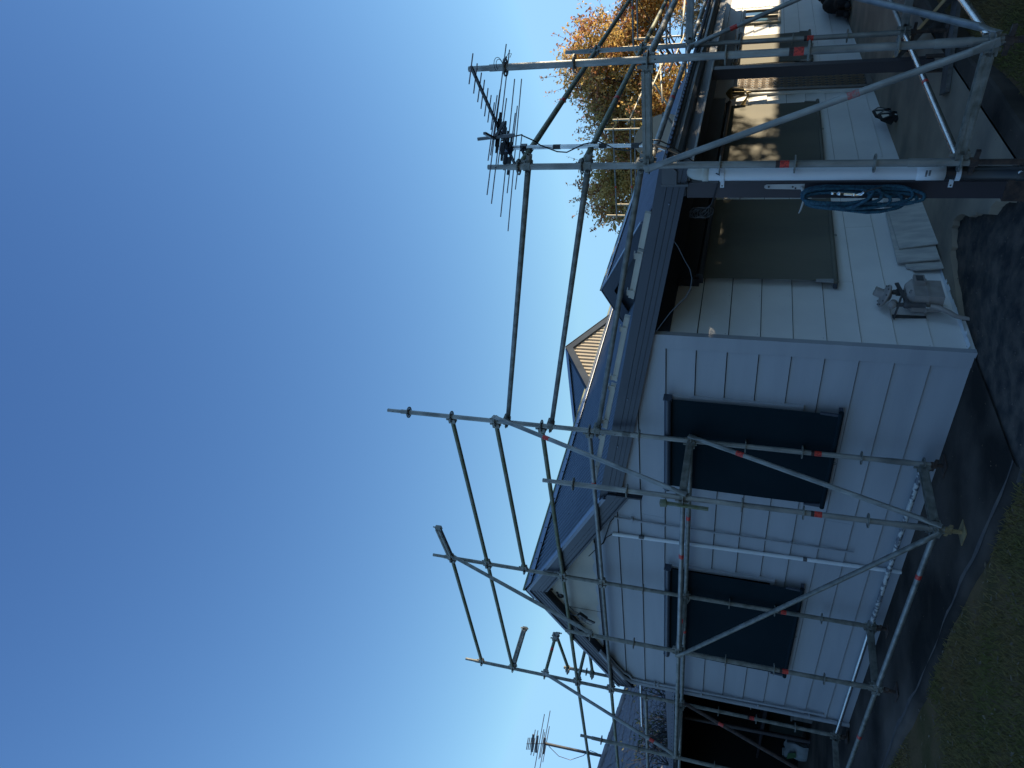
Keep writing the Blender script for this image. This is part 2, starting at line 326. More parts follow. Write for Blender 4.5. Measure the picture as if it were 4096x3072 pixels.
def board_gable(x0, x1, z0, z1):
    mb = MB()
    for piece in (0, 1):
        p = [(x0, z0), (x1, z0), (x1, z1), (x0, z1)]
        if piece == 0:
            p = clip(p, 1, 0, -5.93); p = clip(p, SL, 1, RZ - .16 + SL * RS); p = clip(p, -SL, 1, RZ - .16 - SL * RS)
        else:
            p = clip(p, -1, 0, 5.93); p = clip(p, 0.185, 1, 0.50 + 0.185 * -2.24)
        if len(p) < 3: continue
        f = lambda q: 5.308 - (0.024 - 0.019 * (q[1] - z0) / 0.2665)
        k = len(p); vs = [(q[0], f(q), q[1]) for q in p] + [(q[0], 5.312, q[1]) for q in p]
        mb.add(vs, [tuple(range(k)), tuple(range(2 * k - 1, k - 1, -1))] + [(i, i + k, (i + 1) % k + k, (i + 1) % k) for i in range(k)])
    return mb
for k, z0 in enumerate(ZC[:-1]):
    z1 = ZC[k + 1] - .003
    if z0 > 1.45: continue
    if z1 > 1.47: z1 = 1.47
    if k == 0: z0 -= .02
    cuts = {2: [-6.02], 5: [-7.9], 9: [-6.30], 7: [-9.1]}.get(k, [])
    ed = [-9.97] + cuts + [-3.955]
    for a, b in zip(ed, ed[1:]):
        mb = board_gable(a + .0015, b - .0015, z0 + .005, z1)
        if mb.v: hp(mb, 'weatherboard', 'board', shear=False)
# beige unpainted panel at the top of the gable, with the paint edge below it
p = [(-10.2, 1.47), (-5, 1.47), (-5, 3), (-10.2, 3)]
p = clip(p, SL, 1, RZ - .10 + SL * RS); p = clip(p, -SL, 1, RZ - .10 - SL * RS)
hp(MB().poly([(x, 5.303, z) for x, z in p], (0, .01, 0)), 'gable_panel', 'beige', 'unpainted beige upper gable panel', shear=False)
rd = random.Random(5); mb = MB(); x = -9.2; pts = []
while x < -6.9: pts.append((x, 1.47 + rd.uniform(.0, .05))); x += .09
for (a, za), (b, zb) in zip(pts, pts[1:]):
    mb.add([(a, 5.3015, 1.462), (b, 5.3015, 1.462), (b, 5.3015, zb), (a, 5.3015, za)], [(0, 1, 2, 3)])
hp(mb, 'paint_edge', 'board', shear=False)
mb = MB(); mb.box((-8.395, 5.299, 1.2), (-8.392, 5.3025, 2.02)); hp(mb, 'panel_joint', 'black', shear=False)
rd = random.Random(8)
mb = MB()
for cx, cz, r in ((-8.18, 1.99, .05), (-8.06, 2.10, .02), (-8.12, 2.03, .02), (-8.24, 2.12, .018)):
    mb.lathe([(r, 0), (r * .8, -.012), (r * .3, -.016)], (cx, 5.303, cz), (0, 1, 0), 9)
hp(mb, 'old_fixing_hole', 'black', shear=False)
# verandah wall boards (face +x)
xw = -3.835
joints = {3: [6.3], 4: [7.05, 13.6], 2: [7.4, 15.9], 1: [9.2, 14.9], 6: [12.4], 5: [9.9]}
for k, z0 in enumerate(ZC[:-3]):
    z1 = ZC[k + 1] - .003
    if k == 9: continue
    if k == 0: z0 -= .03
    ed = [5.30] + joints.get(k, []) + [18.5]
    for a, b in zip(ed, ed[1:]):
        a += .0012; b -= .0012
        mb = MB(); f0, f1 = xw + .023, xw + .006; h = z0 + .005
        vs = [(f0, a, h), (f0, b, h), (f1, b, z1), (f1, a, z1), (xw, a, h), (xw, b, h), (xw, b, z1), (xw, a, z1)]
        mb.add(vs, [(0, 1, 2, 3), (7, 6, 5, 4), (0, 4, 5, 1), (1, 5, 6, 2), (2, 6, 7, 3), (3, 7, 4, 0)])
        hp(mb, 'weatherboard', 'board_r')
# corner stop
mb = MB(); mb.box((-3.955, 5.277, -1.80), (-3.806, 5.31, .80)); mb.box((-3.838, 5.31, -1.80), (-3.806, 5.332, .80)); hp(mb, 'corner_stop', 'board', shear=False)
# nail heads on the boards
mb = MB(); rd = random.Random(2)
for k, z0 in enumerate(ZC[:8]):
    for x in (-4.02, -4.3, -5.95, -6.85, -9.1):
        mb.lathe([(.006, 0), (.005, -.003)], (x + rd.uniform(-.03, .03), 5.291, z0 + .03), (0, 1, 0), 6)
    for y in (5.36, 6.0, 7.9):
        mb.lathe([(.006, 0), (.005, .003)], (xw + .019, y + rd.uniform(-.03, .03), z0 + .03), (1, 0, 0), 6)
tag(hp(mb, 'nail_heads', 'board', shear=False), kind='stuff')
# solid core so that nothing shows through
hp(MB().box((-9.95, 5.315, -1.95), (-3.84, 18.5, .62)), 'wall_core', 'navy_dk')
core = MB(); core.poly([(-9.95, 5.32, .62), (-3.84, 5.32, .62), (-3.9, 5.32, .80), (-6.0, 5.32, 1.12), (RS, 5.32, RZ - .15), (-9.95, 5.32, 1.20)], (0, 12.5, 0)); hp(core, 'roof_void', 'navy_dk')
# plinth gap under the boards
mb = MB(); mb.box((-9.97, 5.30, -1.83), (-3.83, 5.35, -1.775)); hp(mb, 'plinth', 'black', shear=False)

# corrugated sheets ------------------------------------------------
def sheet(p_hi, p_lo, width, along, m_amp=.009, pitch=.09525, lift=None):
    """one corrugated sheet; p_hi/p_lo are its first edge, it is laid out along 'along'"""
    p_hi = Vector(p_hi); p_lo = Vector(p_lo); al = Vector(along).normalized(); nn = (p_lo - p_hi).cross(al).normalized()
    if nn.z < 0: nn = -nn
    if lift is not None: nn = Vector(lift)
    n = int(round(width / pitch)); vs = []; K = n * 6
    for i in range(K + 1):
        off = m_amp * (-.7, -.7, -.7, .8, 1.1, -.5)[i % 6]
        for p in (p_hi, p_lo): vs.append(p + al * (width * i / K) + nn * off)
    return MB().add(vs, [(2 * i, 2 * i + 1, 2 * i + 3, 2 * i + 2) for i in range(K)], False)
y = 5.21
while y < 15.5:                                                     # main roof, right-hand slope
    hp(sheet((RS + .02, y, RZ), (-5.90, y, RZ - SL * (RS * -1 - 5.90)), .762, (0, 1, 0), .019), 'roof_sheet', 'roof'); y += .762
y = 5.21
while y < 17.5:                                                     # main roof, far slope
    hp(sheet((RS - .02, y, RZ), (-10.05, y, RZ - SL * 2.06), .762, (0, 1, 0), .019), 'roof_sheet', 'roof'); y += .762
y = 5.22
def vz(x): return .664 + .174 * (-2.24 - x)                          # verandah roof plane
while y < 18:
    hp(sheet((-5.92, y, vz(-5.92) - .02), (-2.15, y, vz(-2.15) - .02), .762, (0, 1, 0), .009), 'roof_sheet', 'roof_b'); y += .762
# second gable, further along
R2, Z2, T2 = -6.40, 2.165, 10.05
y = T2 + .02
while y < 16.5:
    x1 = -4.15; hp(sheet((R2, y, Z2), (x1, y, Z2 - .54 * (x1 - R2)), .762, (0, 1, 0), .016), 'roof_sheet', 'roof_b')
    x1 = -7.2; hp(sheet((R2, y, Z2), (x1, y, Z2 + .54 * (x1 - R2)), .762, (0, 1, 0), .016), 'roof_sheet', 'roof_b'); y += .762
hp(MB().poly([(R2, T2 + .12, Z2 - .12), (-7.3, T2 + .12, Z2 - .6), (-7.3, T2 + .12, Z2 - 1.2), (-4.6, T2 + .12, Z2 - 1.2), (-4.6, T2 + .12, Z2 - 1.08)], (0, .02, 0)), 'gable_panel', 'navy')
for s_ in (1, -1):
    e = R2 + s_ * (1.22 if s_ > 0 else .85); ez_ = Z2 - .54 * abs(e - R2)
    a = Vector((R2, T2 - .02, Z2 + .02)); b = Vector((e, T2 - .02, ez_ + .02)); d = Vector((0, 0, -.20))
    mb = MB(); mb.quadbox(a, b, b + d, a + d, (0, .03, 0)); hp(mb, 'bargeboard', 'navy')
    mb = MB(); mb.quadbox(a + Vector((0, -.012, .012)), b + Vector((0, -.012, .012)), b + Vector((0, .09, .012)), a + Vector((0, .09, .012)), (0, 0, .010)); hp(mb, 'barge_capping', 'cap')
    mb = MB(); mb.quadbox((R2, T2 - .01, Z2 + .045), (R2, 16.5, Z2 + .045), (R2 + s_ * .14, 16.5, Z2 - .035), (R2 + s_ * .14, T2 - .01, Z2 - .035), (0, 0, .006)); hp(mb, 'ridge_capping', 'cap')
mb = MB(); mb.tube((R2, T2 - .02, Z2 + .05), (R2, 16.5, Z2 + .05), .014, 8); hp(mb, 'ridge_roll', 'cap_green')
# main ridge capping
for s_ in (1, -1):
    mb = MB(); mb.quadbox((RS, 5.18, RZ + .055), (RS, 15.5, RZ + .055), (RS + s_ * .19, 15.5, RZ - .055), (RS + s_ * .19, 5.18, RZ - .055), (0, 0, .006)); hp(mb, 'ridge_capping', 'cap')
mb = MB(); mb.tube((RS, 5.17, RZ + .06), (RS, 15.5, RZ + .06), .018, 8); hp(mb, 'ridge_roll', 'cap_green')
mb = MB()
for i in range(40):
    yy = 5.3 + .27 * i; mb.lathe([(.009, 0), (.007, .012)], (RS + .165, yy, RZ - .032), (.5, 0, .87), 6)
for i in range(12):
    for j in range(7):
        xx = RS + .35 + i * .32 % 2.0; mb.lathe([(.008, 0), (.006, .012)], (RS + .45 + .45 * (j % 4), 5.3 + .62 * i + .1 * j, RZ - SL * (.45 + .45 * (j % 4)) + .01), (.5, 0, .87), 5)
tag(hp(mb, 'roof_screws', 'black'), kind='stuff')
# transverse gable beyond the ridge: vertical corrugated cladding catching the sun
G = -7.97; T3 = 10.42; Zt = 2.985; hw = 1.06
mb = MB(); pts = []; n = 21
i = 0; yy = T3 - hw; pitch = .1; 
while yy < T3 + hw - .02:
    for (a, b, o0, o1) in ((0, .035, .012, .012), (.035, .05, .012, -.012), (.05, .085, -.012, -.012), (.085, .1, -.012, .012)):
        ya, yb = yy + a, min(yy + b, T3 + hw)
        za = Zt - .56 * abs(ya - T3); zb = Zt - .56 * abs(yb - T3)
        mb.add([(G + o0, ya, 2.30), (G + o1, yb, 2.30), (G + o1, yb, zb), (G + o0, ya, za)], [(0, 1, 2, 3)])
    yy += pitch
M['rib'] = mat('cream_ribbed_cladding', (0.40, 0.35, 0.28), .8, 0, scale=3, spec=.1, col2=(.34, .30, .24))
M['matt_trim'] = mat('matt_blue_trim', (0.055, 0.068, 0.09), .9, 0, scale=3, spec=.05)
hp(mb, 'ribbed_cladding', 'rib', 'vertical ribbed cladding lit by low sun')
for s_ in (1, -1):
    a = Vector((G + .05, T3, Zt + .03)); b = Vector((G + .05, T3 + s_ * (hw + .16), Zt + .03 - .56 * (hw + .16)))
    mb = MB(); mb.quadbox(a, b, b + Vector((0, 0, -.13)), a + Vector((0, 0, -.13)), (-.03, 0, 0)); hp(mb, 'bargeboard', 'matt_trim')
    mb = MB(); mb.quadbox(a + Vector((.01, 0, .004)), b + Vector((.01, 0, .004)), b + Vector((-.12, 0, .004)), a + Vector((-.12, 0, .004)), (0, 0, .012)); hp(mb, 'barge_capping', 'matt_trim')
    x = G
    while x > -13:
        hp(sheet((x, T3, Zt), (x, T3 + s_ * 2.4, Zt - .56 * 2.4), .762, (-1, 0, 0), .010), 'roof_sheet', 'roof'); x -= .762
    mb = MB(); mb.quadbox((G + .02, T3, Zt + .045), (-13, T3, Zt + .045), (-13, T3 + s_ * .14, Zt - .035), (G + .02, T3 + s_ * .14, Zt - .035), (0, 0, .006)); hp(mb, 'ridge_capping', 'cap')
hp(MB().poly([(-8.0, T3, Zt - .05), (-8.0, T3 - 1.0, 2.3), (-8.0, T3 + 1.0, 2.3)], (-4.5, 0, 0)), 'roof_void', 'navy_dk')

# main gable bargeboards, four stepped boards on each rake
Yb = 5.185
def rake(x0, z0, x1, z1, yb, hts, m='navy', cap=True, lab=None):
    a = Vector((x0, 0, z0)); b = Vector((x1, 0, z1)); zz = 0
    for i, h in enumerate(hts):
        y0 = yb + .004 * i
        mb = MB(); p = a + Vector((0, y0, -zz)); q = b + Vector((0, y0, -zz)); d = Vector((0, 0, -h + .004))
        mb.quadbox(p, q, q + d, p + d, (0, .026, 0)); hp(mb, 'bargeboard', m, shear=False); zz += h
    mb = MB(); p = a + Vector((0, yb + .022, 0)); q = b + Vector((0, yb + .022, 0)); d = Vector((0, 0, -zz)); mb.quadbox(p, q, q + d, p + d, (0, .02, 0)); hp(mb, 'barge_backing', 'black', shear=False)
rake(RS, RZ, -5.93, RZ - SL * 2.06, Yb, (.115, .045, .045, .05))
rake(RS, RZ, -10.02, RZ - SL * 2.03, Yb, (.075, .045, .045, .05))
for s_, L_ in ((1, 2.0), (-1, 2.03)):
    a = Vector((RS, Yb - .012, RZ + .012)); b = Vector((RS + s_ * L_, Yb - .012, RZ + .012 - SL * L_))
    mb = MB(); mb.quadbox(a, b, b + Vector((0, .11, 0)), a + Vector((0, .11, 0)), (0, 0, .014)); hp(mb, 'barge_capping', 'cap', shear=False)
    mb = MB(); mb.quadbox(a, b, b + Vector((0, 0, -.028)), a + Vector((0, 0, -.028)), (0, -.004, 0)); hp(mb, 'barge_capping', 'cap', shear=False)
mb = MB(); mb.bar((-5.925, Yb - .01, 1.0), (-5.925, Yb + .10, 1.0), .02, .28); hp(mb, 'barge_end', 'navy_dk', shear=False)
# soffit linings under both rakes
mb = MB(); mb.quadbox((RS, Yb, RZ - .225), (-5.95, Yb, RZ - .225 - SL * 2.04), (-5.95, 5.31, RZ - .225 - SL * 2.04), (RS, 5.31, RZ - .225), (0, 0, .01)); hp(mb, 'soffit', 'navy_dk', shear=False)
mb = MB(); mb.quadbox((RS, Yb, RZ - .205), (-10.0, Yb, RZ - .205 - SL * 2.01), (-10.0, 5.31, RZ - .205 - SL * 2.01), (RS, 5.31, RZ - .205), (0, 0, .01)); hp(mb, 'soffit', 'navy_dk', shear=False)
# verandah barge: four boards following the flatter pitch
vx0, vx1 = -6.25, -2.235
zz = 0
for i, (h0, h1) in enumerate(((.085, .085), (.045, .05), (.043, .045), (.04, .045))):
    a = Vector((vx0, 5.215 + .004 * i, .676 + .174 * (-2.24 - vx0) - zz)); b = Vector((vx1, 5.215 + .004 * i, .676 - zz))
    mb = MB(); mb.quadbox(a, b, b + Vector((0, 0, -h1 + .004)), a + Vector((0, 0, -h1 + .004)), (0, .026, 0)); hp(mb, 'bargeboard', 'navy', shear=False); zz += h1
a = Vector((vx0, 5.24, .66 + .174 * 4.0)); b = Vector((vx1, 5.24, .66)); mb = MB(); mb.quadbox(a, b, b - Vector((0, 0, .2)), a - Vector((0, 0, .2)), (0, .02, 0)); hp(mb, 'barge_backing', 'black', shear=False)
# verandah ceiling and beam
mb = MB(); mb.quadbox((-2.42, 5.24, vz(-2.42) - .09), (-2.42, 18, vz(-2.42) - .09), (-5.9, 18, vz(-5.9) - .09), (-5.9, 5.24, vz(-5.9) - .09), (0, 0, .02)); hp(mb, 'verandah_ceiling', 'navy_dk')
mb = MB(); mb.box((-2.47, 5.25, .475), (-2.38, 18, .655)); hp(mb, 'verandah_beam', 'navy_dk')
mb = MB(); mb.box((-2.378, 5.25, .462), (-2.352, 18, .645)); hp(mb, 'fascia_board', 'navy')
mb = MB(); mb.box((-2.351, 5.26, .452), (-2.335, 18, .470)); hp(mb, 'fascia_lit_edge', 'gutter_lt')  # pale strip drawing the lit lower edge of the beam
# gutter along the verandah
gx_ = -2.235
prof = [(gx_ - .12, .655), (gx_ - .12, .545), (gx_ - .02, .545), (gx_ + .005, .575), (gx_ + .005, .60), (gx_ + .03, .612), (gx_ + .03, .655), (gx_ + .022, .655), (gx_ + .022, .618), (gx_ - .004, .606), (gx_ - .004, .58), (gx_ - .024, .553), (gx_ - .112, .553), (gx_ - .112, .655)]
mb = MB(); k = len(prof); y0, y1 = 5.205, 18.2
mb.add([(x, y0, z) for x, z in prof] + [(x, y1, z) for x, z in prof], [(i, (i + 1) % k, (i + 1) % k + k, i + k) for i in range(k)])
mb.add([(x, y0, z) for x, z in prof], [tuple(range(6)) + tuple(range(6, 7))]); gut = hp(mb, 'gutter', 'gutter')
mb = MB(); mb.poly([(gx_ - .12, 5.204, .655), (gx_ - .12, 5.204, .545), (gx_ - .02, 5.204, .545), (gx_ + .03, 5.204, .60), (gx_ + .03, 5.204, .655)], (0, .004, 0)); hp(mb, 'gutter_end', 'gutter')
mb = MB(); y = 5.3
while y < 17.5: mb.box((gx_ + .0305, y, .628), (gx_ + .034, y + .05, .640)); y += .11
tag(hp(mb, 'gutter_slots', 'black'), kind='stuff')
mb = MB(); mb.tube((gx_ + .034, 5.21, .657), (gx_ + .034, 18.2, .657), .006, 6); hp(mb, 'gutter_bead', 'cap')
mb = MB(); mb.tube((gx_ + .010, 5.21, .575), (gx_ + .010, 18.2, .575), .005, 6); hp(mb, 'gutter_bead', 'gutter_lt')  # pale line drawing the highlight along the gutter
mb = MB(); mb.box((gx_ - .14, 5.205, .46), (gx_ - .121, 18.2, .66)); hp(mb, 'gutter_board', 'gutter')
# screws on the barge
mb = MB()
for x, z in ((-2.52, .60), (-4.55, .98), (-5.2, 1.10)): mb.lathe([(.008, 0), (.006, -.006)], (x, 5.212, z), (0, 1, 0), 6)
hp(mb, 'barge_screw', 'cap', shear=False)
# verandah posts
mb = MB(); mb.box((-2.485, 5.255, -1.62), (-2.365, 5.345, .47)); hp(mb, 'verandah_post', 'post', shear=False)
mb = MB(); mb.box((-2.50, 5.24, -1.80), (-2.35, 5.36, -1.62)); hp(mb, 'post_foot', 'rust', shear=False)
mb = MB(); mb.box((-2.465, 7.98, -1.55), (-2.36, 8.09, .49)); hp(mb, 'verandah_post', 'post', shear=False)
mb = MB()
for zc in (-1.60,): mb.bar((-2.48, 8.03, -1.68), (-2.48, 8.03, -1.48), .012, .09, (0, 1, 0)); mb.bar((-2.345, 8.03, -1.68), (-2.345, 8.03, -1.48), .012, .09, (0, 1, 0)); mb.box((-2.49, 7.98, -1.69), (-2.335, 8.08, -1.675))
hp(mb, 'post_foot', 'rust', shear=False)
mb = MB(); mb.box((-2.465, 12.6, -1.4), (-2.36, 12.7, .52)); hp(mb, 'verandah_post', 'post', shear=False)
# dark window-head boards on the verandah wall
for a, b in ((6.12, 7.95), (8.70, 11.25), (12.75, 15.0)):
    mb = MB(); mb.box((xw + .021, a, .405), (xw + .10, b, .60)); hp(mb, 'head_lining', 'navy_dk')
mb = MB(); mb.box((xw - .02, 5.34, .60), (xw + .03, 18, .95)); hp(mb, 'wall_plate', 'navy')
# window units behind the blinds
def window_x(y0, y1, z0, z1, fr='frame_cream'):
    mb = MB(); q = .05
    for a, b, c, d in ((y0, y1, z1 - q, z1), (y0, y1, z0, z0 + q), (y0, y0 + q, z0 + q, z1 - q), (y1 - q, y1, z0 + q, z1 - q), ((y0 + y1) / 2 - .02, (y0 + y1) / 2 + .02, z0 + q, z1 - q)):
        mb.box((xw + .02, a, c), (xw + .055, b, d))
    f = hp(mb, 'window', fr, shear=False); g = MB().box((xw + .022, y0 + q, z0 + q), (xw + .030, y1 - q, z1 - q)); part(g, 'pane', 'glass', f)
def window_y(x0, x1, z0, z1, fr='board'):
    mb = MB(); q = .05
    for a, b, c, d in ((x0, x1, z1 - q, z1), (x0, x1, z0, z0 + q), (x0, x0 + q, z0 + q, z1 - q), (x1 - q, x1, z0 + q, z1 - q)):
        mb.box((a, 5.262, c), (b, 5.30, d))
    f = hp(mb, 'window', fr, shear=False); g = MB().box((x0 + q, 5.275, z0 + q), (x1 - q, 5.28, z1 - q)); part(g, 'pane', 'glass', f)
window_y(-5.62, -4.50, -.60, .60); window_y(-8.88, -7.10, -.60, .58)
window_x(6.30, 7.75, -.6, .41, 'board_r'); window_x(8.98, 10.9, -.6, .41, 'board_r'); window_x(13.0, 14.5, -.5, .41, 'board_r'); window_x(15.58, 16.62, -.26, .45)
# screen door
mb = MB(); D0, D1, B0, B1_ = 11.62, 12.56, -1.555, .405
for a, b, c, d in ((D0, D1, B1_ - .07, B1_), (D0, D1, B0, B0 + .09), (D0, D0 + .075, B0, B1_), (D1 - .075, D1, B0, B1_)): mb.box((xw + .025, a, c), (xw + .075, b, d))
door = hp(mb, 'screen_door', 'door_frame', 'security screen door with tan diamond mesh', shear=False)
part(MB().box((xw + .024, D0 + .04, B0 + .04), (xw + .03, D1 - .04, B1_ - .04)), 'door_leaf', 'door', door)
mb = MB(); ny = 7; nz = 17; dy = (D1 - D0 - .15) / ny; dzz = (B1_ - B0 - .16) / nz
for i in range(ny):
    for j in range(nz):
        y0 = D0 + .075 + (i + .5) * dy; z0 = B0 + .09 + (j + .5) * dzz; ring = []
        hx = dy * .52; hz = dzz * .98
        P = [(-hx, 0), (-hx * .35, hz * .5), (hx * .35, hz * .5), (hx, 0), (hx * .35, -hz * .5), (-hx * .35, -hz * .5)]
        P = [(0, hz * .5), (hx * .5, hz * .17), (hx * .5, -hz * .17), (0, -hz * .5), (-hx * .5, -hz * .17), (-hx * .5, hz * .17)]
        for a in range(6):
            p, q = P[a], P[(a + 1) % 6]; mb.bar((xw + .05, y0 + p[0], z0 + p[1]), (xw + .05, y0 + q[0], z0 + q[1]), .012, .008, (1, 0, 0))
tag(part(mb, 'diamond_mesh', 'mesh', door), kind='stuff')
part(MB().box((xw + .075, D1 - .07, -.62), (xw + .10, D1 - .02, -.50)), 'handle', 'chrome', door)
mb = MB()
for a, b, c, d in ((D0 - .07, D0, B0, B1_ + .05), (D1, D1 + .07, B0, B1_ + .05), (D0 - .07, D1 + .07, B1_, B1_ + .05)): mb.box((xw + .018, a, c), (xw + .05, b, d))
hp(mb, 'door_surround', 'board_r', shear=False)
# plain meter box opening on the far wall
hp(MB().box((xw + .02, 12.72, -.06), (xw + .03, 12.86, .03)), 'wall_vent', 'black', shear=False)
# wiring left hanging in the gable
mb = MB()
mb.path([(-8.20, 5.28, 1.90), (-8.28, 5.24, 1.88), (-8.36, 5.22, 1.80), (-8.40, 5.22, 1.72)], .007); mb.path([(-8.45, 5.24, 1.88), (-8.42, 5.20, 1.80), (-8.40, 5.21, 1.72)], .006)
mb.path([(-8.45, 5.26, 1.90), (-8.6, 5.22, 1.80), (-8.62, 5.22, 1.68), (-8.5, 5.22, 1.64), (-8.42, 5.22, 1.70)], .004)
mb.path([(-8.44, 5.2, 1.64), (-8.54, 5.2, 1.56), (-8.58, 5.2, 1.58), (-8.55, 5.2, 1.66)], .004)
hp(mb, 'loose_wiring', 'gutter', shear=False)
mb = MB(); mb.bar((-8.39, 5.21, 1.74), (-8.47, 5.2, 1.64), .05, .06); mb.bar((-8.45, 5.2, 1.66), (-8.52, 5.2, 1.53), .02, .03); mb.blob((-8.45, 5.2, 1.70), (.05, .03, .05), 5, .25); hp(mb, 'cable_junction', 'black', shear=False)
mb = MB(); mb.path([(-8.62, 5.28, 1.98), (-8.55, 5.22, 2.03), (-8.48, 5.22, 1.98), (-8.47, 5.26, 1.90)], .022, 10); hp(mb, 'conduit_bend', 'pvc', shear=False)
# service conduits on the gable wall
mb = MB(); mb.tube((-6.39, 5.272, 1.19), (-6.41, 5.272, .66), .013, 8); mb.tube((-6.41, 5.272, .66), (-6.435, 5.272, -1.303), .011, 8)
mb.box((-6.425, 5.25, .98), (-6.36, 5.29, 1.005)); mb.box((-6.45, 5.25, -.70), (-6.40, 5.29, -.68)); hp(mb, 'conduit', 'board', 'thin painted conduit', shear=False)
mb = MB(); mb.tube((-6.69, 5.27, 1.225), (-6.64, 5.27, -1.80), .021, 10); hp(mb, 'conduit', 'pvc', 'white conduit reaching the ground', shear=False)
mb = MB(); mb.tube((-6.675, 5.27, .92), (-6.675, 5.27, .86), .0235, 10); mb.tube((-6.655, 5.27, -.84), (-6.655, 5.27, -.88), .0235, 10); hp(mb, 'conduit_collar', 'gutter', shear=False)
mb = MB(); mb.path([(-6.69, 5.27, 1.225), (-6.75, 5.25, 1.30), (-6.82, 5.22, 1.33), (-6.92, 5.21, 1.42)], .006); mb.path([(-6.39, 5.27, 1.19), (-6.46, 5.25, 1.24), (-6.62, 5.24, 1.28), (-6.8, 5.215, 1.33), (-7.1, 5.21, 1.52)], .006)
hp(mb, 'black_cable', 'black', shear=False)
# left-hand downpipe run that follows the rake and drops at the corner
mb = MB(); mb.path([(-9.35, 5.25, 1.40), (-9.55, 5.24, 1.30), (-9.74, 5.25, 1.19), (-9.80, 5.26, 1.12), (-9.90, 5.265, 1.08), (-9.91, 5.265, .9), (-9.84, 5.265, -1.2), (-9.835, 5.265, -1.46)], .016, 8); hp(mb, 'conduit', 'board', shear=False)
mb = MB(); mb.path([(-9.2, 5.2, 1.50), (-9.55, 5.2, 1.32), (-9.80, 5.21, 1.19), (-9.93, 5.24, 1.10), (-9.965, 5.26, .95), (-9.96, 5.265, -1.80)], .03, 10); hp(mb, 'downpipe', 'board', shear=False)
mb = MB()
for z in (.75, .70, .1, -.65, -1.3): mb.box((-9.93, 5.235, z), (-9.87, 5.29, z + .018))
hp(mb, 'pipe_clip', 'board', shear=False)
# white cable duct lying along the verandah roof edge
def duct(x0, x1, w_=.05): 
    mb = MB(); zf = lambda x: .70 + .195 * (-2.36 - x) - .005
    mb.bar((x0, 5.275, zf(x0) + .022), (x1, 5.275, zf(x1) + .022), .04, w_); mb.bar((x0, 5.250, zf(x0) + .008), (x1, 5.250, zf(x1) + .008), .012, .02); return mb
for x0, x1 in ((-2.62, -2.93), (-2.96, -3.42), (-3.62, -4.36), (-4.42, -5.0), (-5.06, -5.80)):
    hp(duct(x0, x1), 'cable_duct', 'cream', shear=False)
for x in (-3.0, -3.36, -3.75, -4.32, -4.45, -4.90, -5.12, -5.6):
    z = .715 + .195 * (-2.36 - x); mb = MB(); mb.box((x - .025, 5.24, z - .02), (x + .025, 5.248, z + .04)); mb.box((x - .025, 5.24, z + .041), (x + .025, 5.29, z + .047))
    hp(mb, 'duct_clip', 'cream', shear=False)

# ------------------------------------------------------------------ scaffolding
TR = 0.0242
def rosette_mb(c):
    c = Vector(c); mb = MB(); n = 24; z0, z1 = -.0045, .0045; vs = []
    # disc with eight punched holes, built as inner ring, spokes and outer ring
    def ring(ra, rb, a0=0, a1=2 * math.pi, m=24):
        vs = []; 
        for i in range(m + 1):
            a = a0 + (a1 - a0) * i / m; ca, sa = math.cos(a), math.sin(a)
            vs += [c + Vector((ca * ra, sa * ra, z0)), c + Vector((ca * rb, sa * rb, z0)), c + Vector((ca * rb, sa * rb, z1)), c + Vector((ca * ra, sa * ra, z1))]
        mb.add(vs, [(4 * i + k, 4 * i + (k + 1) % 4, 4 * i + 4 + (k + 1) % 4, 4 * i + 4 + k) for i in range(m) for k in range(4)])
    ring(.022, .036); ring(.052, .062)
    for i in range(8): a = math.pi / 8 + i * math.pi / 4; ring(.034, .054, a - .14, a + .14, 2)
    return mb
ROS = rosette_mb((0, 0, 0)).mesh('rosette', 'galv_dull')
def rosette(parent, c):
    o = bpy.data.objects.new('rosette', ROS); C.objects.link(o); o.parent = parent; off = Vector(c); q = parent
    while q is not None: off -= Vector(q.location); q = q.parent
    o.location = off; return o
def sticker(parent, a, b, t0, t1, m='label', r=TR, blk=True):
    a = Vector(a); b = Vector(b); d = (b - a).normalized()
    p0 = a + d * t0; p1 = a + d * t1; mb = MB().tube(p0, p1, r + .0012, 14, caps=False); part(mb, 'label_band', m, parent)
    if blk: mb = MB().tube(p0 - d * .028, p0 - d * .001, r + .0012, 14, caps=False); part(mb, 'label_band', 'label_blk', parent)
